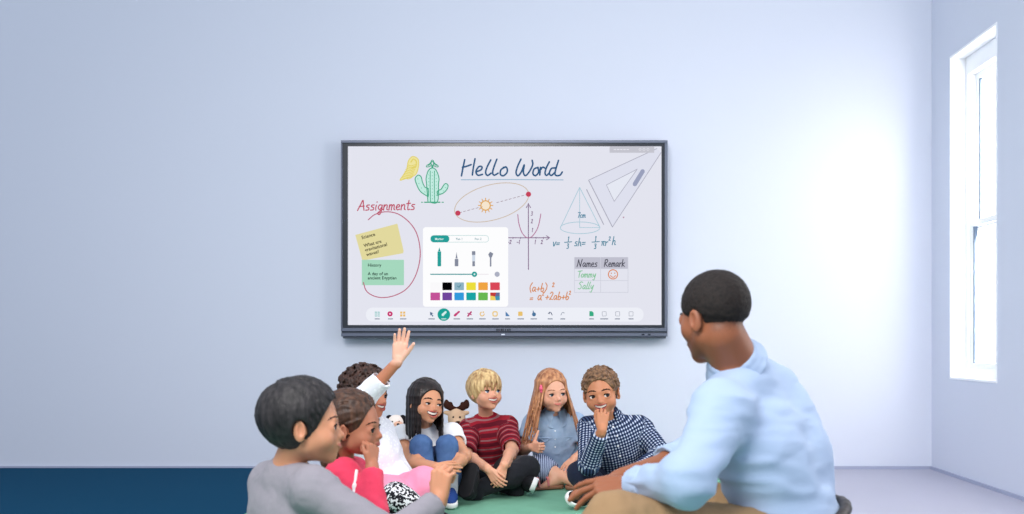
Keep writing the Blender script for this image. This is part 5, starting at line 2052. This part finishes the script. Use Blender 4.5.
def teacher():
    h = Head(J(713, 316, 2.66), .232, -143, -10, 0, kind='man', mouth='flat')
    P = start('man in pale blue shirt and khaki trousers, seen from behind at right', V3(*J(790, 600, 2.72)[:2], .01))
    F = P['F']
    j = dict(nb=J(735, 363, 2.70), shA=J(722, 412, 2.54), shB=J(772, 404, 2.86), hiA=J(784, 556, 2.60), hiB=J(814, 548, 2.80),
             elA=J(688, 481, 2.36), wrA=J(634, 485, 2.56), elB=J(694, 456, 2.98), wrB=J(624, 477, 2.82),
             knA=J(616, 528, 2.42), knB=J(676, 500, 3.12), anA=J(676, 590, 2.74), anB=J(640, 572, 2.86))
    bl('teacher', j)
    torso(F, j, 0, sc=1.3, k=.05)
    neck(F, h, j['nb'], .060, .066)
    head_skin(F, h)
    r = (.050, .038, .036, .028)
    limb(F, j['shA'], j['elA'], j['wrA'], r, .03)
    limb(F, j['shB'], j['elB'], j['wrB'], r, .03)
    for a, t in (('A', J(720, 610, 2.90)), ('B', J(590, 585, 2.72))):
        limb(F, j['hi' + a], j['kn' + a], j['an' + a], (.09, .062, .060, .040), .04)
        F.cone(j['an' + a], t, .038, .028, .02)
    P['fine'] = [h.fine(.0032), HANDP(F, j['wrA'], V3(-.92, .10, -.10), V3(-.1, .55, -.85), 'l', .185, curl=(.30, .22, .15), thumb=(.55, .2), spread=1.7, per=[(.28, .2, .15), (.36, .24, .15), (.44, .26, .15), (.5, .3, .2)]),
                 HANDP(F, j['wrB'], V3(-.95, -.25, -.12), V3(-.1, -.2, -1), 'r', .185, curl=(.3, .25, .2), thumb=(.5, .2), spread=1.3)]
    o = finish(P, (150, 92, 64), (132, 74, 62), h, stubble=(64, 42, 34), res=.011)
    org = P['base']
    face_parts(F, h, o, org, (40, 26, 20), (26, 18, 16), lashes=False, browr=.010)
    G = Fld()
    rm = .6
    cap(G, h, .022, fz=-.12, fr=.42, nape=.02, fx=.315, fy=.45, k=.95, smoothcut=.04)
    cap(G, h, .007, fz=-.12, fr=.42, nape=-.07, fx=.315, fy=.45, k=.95, smoothcut=.04)
    for s_ in (-1, 1):
        h.ell(G, (s_ * .38, -.05, -.09), (.13, .10, .15), .03, 1)
    h.cone(G, (0, -.35, .10), (0, -.36, -.02), .10, .03, .06)
    fobj('hair', G, hair_mat('cropped_black_hair', (20, 15, 14), (40, 31, 28), .75, 160, (1, 1, 1)), o, org, .0045, creases=[(.0022, .007, 2)])
    sm = NT('pale_blue_poplin')
    c1, c2 = lin((166, 186, 216)), lin((173, 192, 220))
    sm.set('Base Color', sm.mix(sm.noise(8, 3), c1, c2))
    sm.set('Roughness', .75)
    sm.set('Specular IOR Level', .15)
    sm.set('Sheen Weight', .1)
    sm.bump(sm.math('ADD', sm.math('MULTIPLY', sm.noise(5, 2, (.8, .8, 2.4)), 3.0), sm.noise(500, 1)), .22, .012)
    G = Fld()
    R, ms, mh, T = torso(G, j, .004, sc=1.36, k=.10)
    sleeve(G, j['shA'], j['elA'], j['wrA'], 1.93, .072, .054, .044, .04, .008)
    sleeve(G, j['shB'], j['elB'], j['wrB'], 1.42, .072, .056, .050, .04, .008)
    G.cone(j['nb'] + V3(.02, .05, -.035), J(766, 398, 2.86), .066, .084, .08)
    G.sph(J(784, 455, 2.86), .125, .10)
    sh = fobj('shirt', G, sm.m, o, org, .0085, creases=[(.008, .11, 3, (.7, .7, 2.6)), (.002, .05, 7, (.6, .6, 2.4))])
    for s_, e_, w_, fr in (('shA', 'elA', 'wrA', .93), ('shB', 'elB', 'wrB', .42)):
        C = Fld()
        p = j[e_] + (j[w_] - j[e_]) * fr
        d_ = nrm(j[w_] - j[e_])
        C.cone(p - d_ * .055, p + d_ * .004, .047 if fr > .5 else .055, .048 if fr > .5 else .056, .005, 0, 3)
        C.cone(p - d_ * .004, p + d_ * .03, .038 if fr > .5 else .046, .038 if fr > .5 else .046, .004, 1)
        fobj('cuff', C, sm.m, sh, org, .005, creases=[(.003, .03, 5)])
    C = Fld()
    nx = nrm(np.cross(j['nb'] - h.w(0, -.10, -.22), V3(0, 1, 0)))
    up = nrm(h.w(0, -.12, -.25) - j['nb'])
    fx = nrm(h.d(0, 1, 0) - up * np.dot(h.d(0, 1, 0), up))
    RR = np.stack([np.cross(fx, up) * -1, -fx, up], 1)
    collar(C, j['nb'] + up * .006, RR, .070, .034, .007, .30, .35)
    fobj('collar', C, sm.m, sh, org, .004, creases=[(.002, .03, 5)])
    kh = NT('khaki_twill')
    kh.set('Base Color', kh.mix(kh.noise(10, 3), lin((150, 120, 88)), lin((172, 142, 108))))
    kh.set('Roughness', .85)
    kh.set('Specular IOR Level', .12)
    kh.bump(kh.math('ADD', kh.math('MULTIPLY', kh.noise(16, 4), 3.0), kh.noise(300, 2)), .3, .008)
    G = Fld()
    G.ell((j['hiA'] + j['hiB']) / 2, (.19, .16, .11), None, .05)
    for a in 'AB':
        limb(G, j['hi' + a], j['kn' + a], j['an' + a], (.118, .076, .072, .056), .05)
    fobj('trousers', G, kh.m, o, org, .010, creases=[(.007, .07, 9), (.003, .03, 4)])
    B = Fld()
    ctr = mh + R[:, 2] * .075
    n = 26
    pts = []
    for i in range(n + 1):
        a = 2 * math.pi * i / n
        dr = R[:, 0] * math.sin(a) + R[:, 1] * math.cos(a)
        pts.append(ctr + R[:, 0] * math.sin(a) * .205 + R[:, 1] * math.cos(a) * .150)
    B.chain(pts, [.016] * (n + 1), .004)
    fobj('belt', B, plain_once('dark_leather', (40, 32, 30), .5, .4), o, org, .006)
    bk = plain_once('brown_leather', (70, 48, 38), .5, .4)
    for a, t in (('A', J(730, 612, 2.92)), ('B', J(580, 590, 2.70))):
        shoe(o, org, j['an' + a], t, V3(0, 0, 1), bk, plain_once('dark_rubber', (30, 28, 28), .7, .2), .27, .045)
# ------------------------------------------------------------------ soft toys
def moose_toy():
    base = V3(*J(457, 480, 5.62)[:2], .0122)
    hc = J(456.5, 418, 5.58)
    beige = plain_once('beige_plush', (206, 172, 142), .95, .05, bump=(140, .5, .004))
    brown = plain_once('dark_brown_plush', (58, 34, 28), .95, .05, bump=(140, .5, .004))
    F = Fld()
    F.ell(V3(base[0], base[1] + .02, .13), (.085, .075, .13), None, .03)
    F.cone(V3(base[0], base[1] + .01, .22), hc, .05, .04, .03)
    F.ell(hc, (.046, .048, .055), None, .02)
    F.ell(hc + V3(.012, -.040, -.030), (.034, .038, .028), None, .02)
    for s in (-1, 1):
        F.ell(hc + V3(s * .052, .0, .030), (.022, .010, .013), None, .01)
        F.cone(V3(base[0] + s * .07, base[1] - .02, .2), V3(base[0] + s * .10, base[1] - .09, .08), .028, .03, .02)
        F.cone(V3(base[0] + s * .05, base[1] - .03, .045), V3(base[0] + s * .075, base[1] - .15, .045), .038, .034, .02)
    o = fobj('moose_toy', F, beige, None, base, .005)
    o.location = base
    tag(o, 'beige plush moose with dark brown antlers between the black-haired girl and blond boy', 'soft toy')
    G = Fld()
    for s in (-1, 1):
        b = hc + V3(s * .012, .0, .052)
        G.chain([b, b + V3(s * .022, 0, .006), b + V3(s * .040, 0, .016)], [.013, .015, .017], .01)
        G.ell(b + V3(s * .044, 0, .028), (.015, .013, .024), None, .012)
        G.ell(b + V3(s * .020, 0, .022), (.011, .011, .017), None, .010)
    fobj('antlers', G, brown, o, base, .003)
    G = Fld()
    G.ell(hc + V3(.016, -.072, -.024), (.019, .012, .013), None, .005)
    fobj('nose', G, brown, o, base, .0025)
    eye = plain_once('pupil', (8, 7, 7), .15, .5)
    for s in (-1, 1):
        v, f, mi = uv_ball(hc + V3(.006 + s * .018, -.046, .008), .006, np.eye(3), 12, 8)
        obj('eye', v, f, eye, o, base)


def spotted_toy():
    base = V3(*J(393, 490, 5.15)[:2], .0122)
    hc = J(396, 424, 5.10)
    white = plain_once('cream_plush', (232, 220, 212), .95, .05, bump=(140, .5, .004))
    black = plain_once('black_plush', (30, 28, 32), .95, .05, bump=(140, .5, .004))
    pink = plain_once('peach_plush', (224, 176, 152), .95, .05, bump=(140, .5, .004))
    F = Fld()
    F.ell(V3(base[0], base[1] + .02, .14), (.075, .075, .14), None, .03)
    F.cone(V3(base[0], base[1], .24), hc, .048, .04, .03)
    F.ell(hc, (.048, .048, .045), None, .02)
    for s in (-1, 1):
        F.cone(V3(base[0] + s * .06, base[1] - .02, .22), V3(base[0] + s * .085, base[1] - .08, .10), .026, .028, .02)
        F.cone(V3(base[0] + s * .045, base[1] - .03, .045), V3(base[0] + s * .065, base[1] - .14, .045), .036, .034, .02)
    o = fobj('plush_dog', F, white, None, base, .005)
    o.location = base
    tag(o, 'cream plush dog with black floppy ears behind the black-haired girl', 'soft toy')
    G = Fld()
    G.ell(hc + V3(.018, -.040, -.004), (.026, .026, .022), None, .01)
    fobj('muzzle', G, pink, o, base, .003)
    for s in (-1, 1):
        G = Fld()
        G.chain([hc + V3(s * .034, .0, .030), hc + V3(s * .056, -.01, -.005), hc + V3(s * .060, -.012, -.075)], [.017, .019, .024], .01)
        fobj('ear', G, black, o, base, .0035)
        v, f, mi = uv_ball(hc + V3(.006 + s * .017, -.042, .014), .006, np.eye(3), 12, 8)
        obj('eye', v, f, plain_once('pupil', (8, 7, 7), .15, .5), o, base)
    G = Fld()
    G.ell(hc + V3(.022, -.066, .004), (.008, .006, .006), None, .003)
    fobj('nose', G, black, o, base, .002)


# ------------------------------------------------------------------ light and camera
def area(name, loc, target, size, power, col, sy=None):
    l = bpy.data.lights.new(name, 'AREA')
    l.energy = power
    l.color = col
    l.shape = 'RECTANGLE'
    l.size = size
    l.size_y = sy or size
    o = bpy.data.objects.new(name, l)
    COL.objects.link(o)
    o.location = loc
    from mathutils import Vector
    o.rotation_euler = (Vector(target) - Vector(loc)).to_track_quat('-Z', 'Y').to_euler()
    return o


def build_light():
    w = bpy.data.worlds.new('sky')
    scene.world = w
    w.use_nodes = True
    b = w.node_tree.nodes['Background']
    b.inputs[0].default_value = WORLD_C + (1,)
    b.inputs[1].default_value = WORLD_K
    # added unseen lamp by the right wall, grading the back wall's brightness, and a big soft lamp in front of the group
    area('added_side_lamp', (2.12, 3.5, 1.6), (-1.0, 5.2, 1.3), 1.5, SIDE_W, (1.0, .97, .91), 1.7)
    o = area('ceiling_softbox', (-.9, 0.6, 3.0), (-.1, 4.3, .2), 1.6, FRONT_W, (1.0, .975, .95), 1.6)
    o.data.spread = math.radians(95)
    l = bpy.data.lights.new('sunlight_window', 'SPOT')
    l.energy = SUN_W
    l.color = (1.0, .95, .88)
    l.spot_size = math.radians(40)
    l.spot_blend = .5
    l.shadow_soft_size = .35
    o = bpy.data.objects.new('sunlight_window', l)
    COL.objects.link(o)
    o.location = (3.5, 3.5, 3.0)
    from mathutils import Vector
    o.rotation_euler = (Vector((2.2, 5.4, 1.6)) - Vector(o.location)).to_track_quat('-Z', 'Y').to_euler()


def build_camera():
    c = bpy.data.cameras.new('camera')
    o = bpy.data.objects.new('camera', c)
    COL.objects.link(o)
    o.location = (0, 0, CAMZ)
    o.rotation_euler = (math.pi / 2, 0, 0)
    c.sensor_fit = 'HORIZONTAL'
    c.sensor_width = 36
    c.lens = 36 * F_PX / 1024
    c.shift_x = -(CX - 512) / 1024
    c.shift_y = (CY - 257) / 1024
    c.clip_start = .05
    c.dof.use_dof = True
    c.dof.focus_distance = 4.9
    c.dof.aperture_fstop = 3.4
    scene.camera = o


WALLC = lin((209, 214, 228))
NAVYC = lin((14, 62, 90))
GREENC = lin((118, 172, 146))
WORLD_C, WORLD_K = (.845, .93, 1.055), .93
SIDE_W, FRONT_W, SUN_W = 55.0, 47.0, 26000.0

v = scene.view_settings
scene.display_settings.display_device = 'sRGB'
v.view_transform = 'Standard'
v.look = 'None'
v.exposure = 0.0
v.gamma = 1.0
v.use_curve_mapping = False

build_room()
build_display()
ONLY = None
for fn in (grey_boy, pink_girl, curly_child, hugging_girl, blond_boy, thumb_girl, check_boy, teacher, moose_toy, spotted_toy):
    if ONLY is None or fn.__name__ in ONLY:
        fn()
build_light()
build_camera()
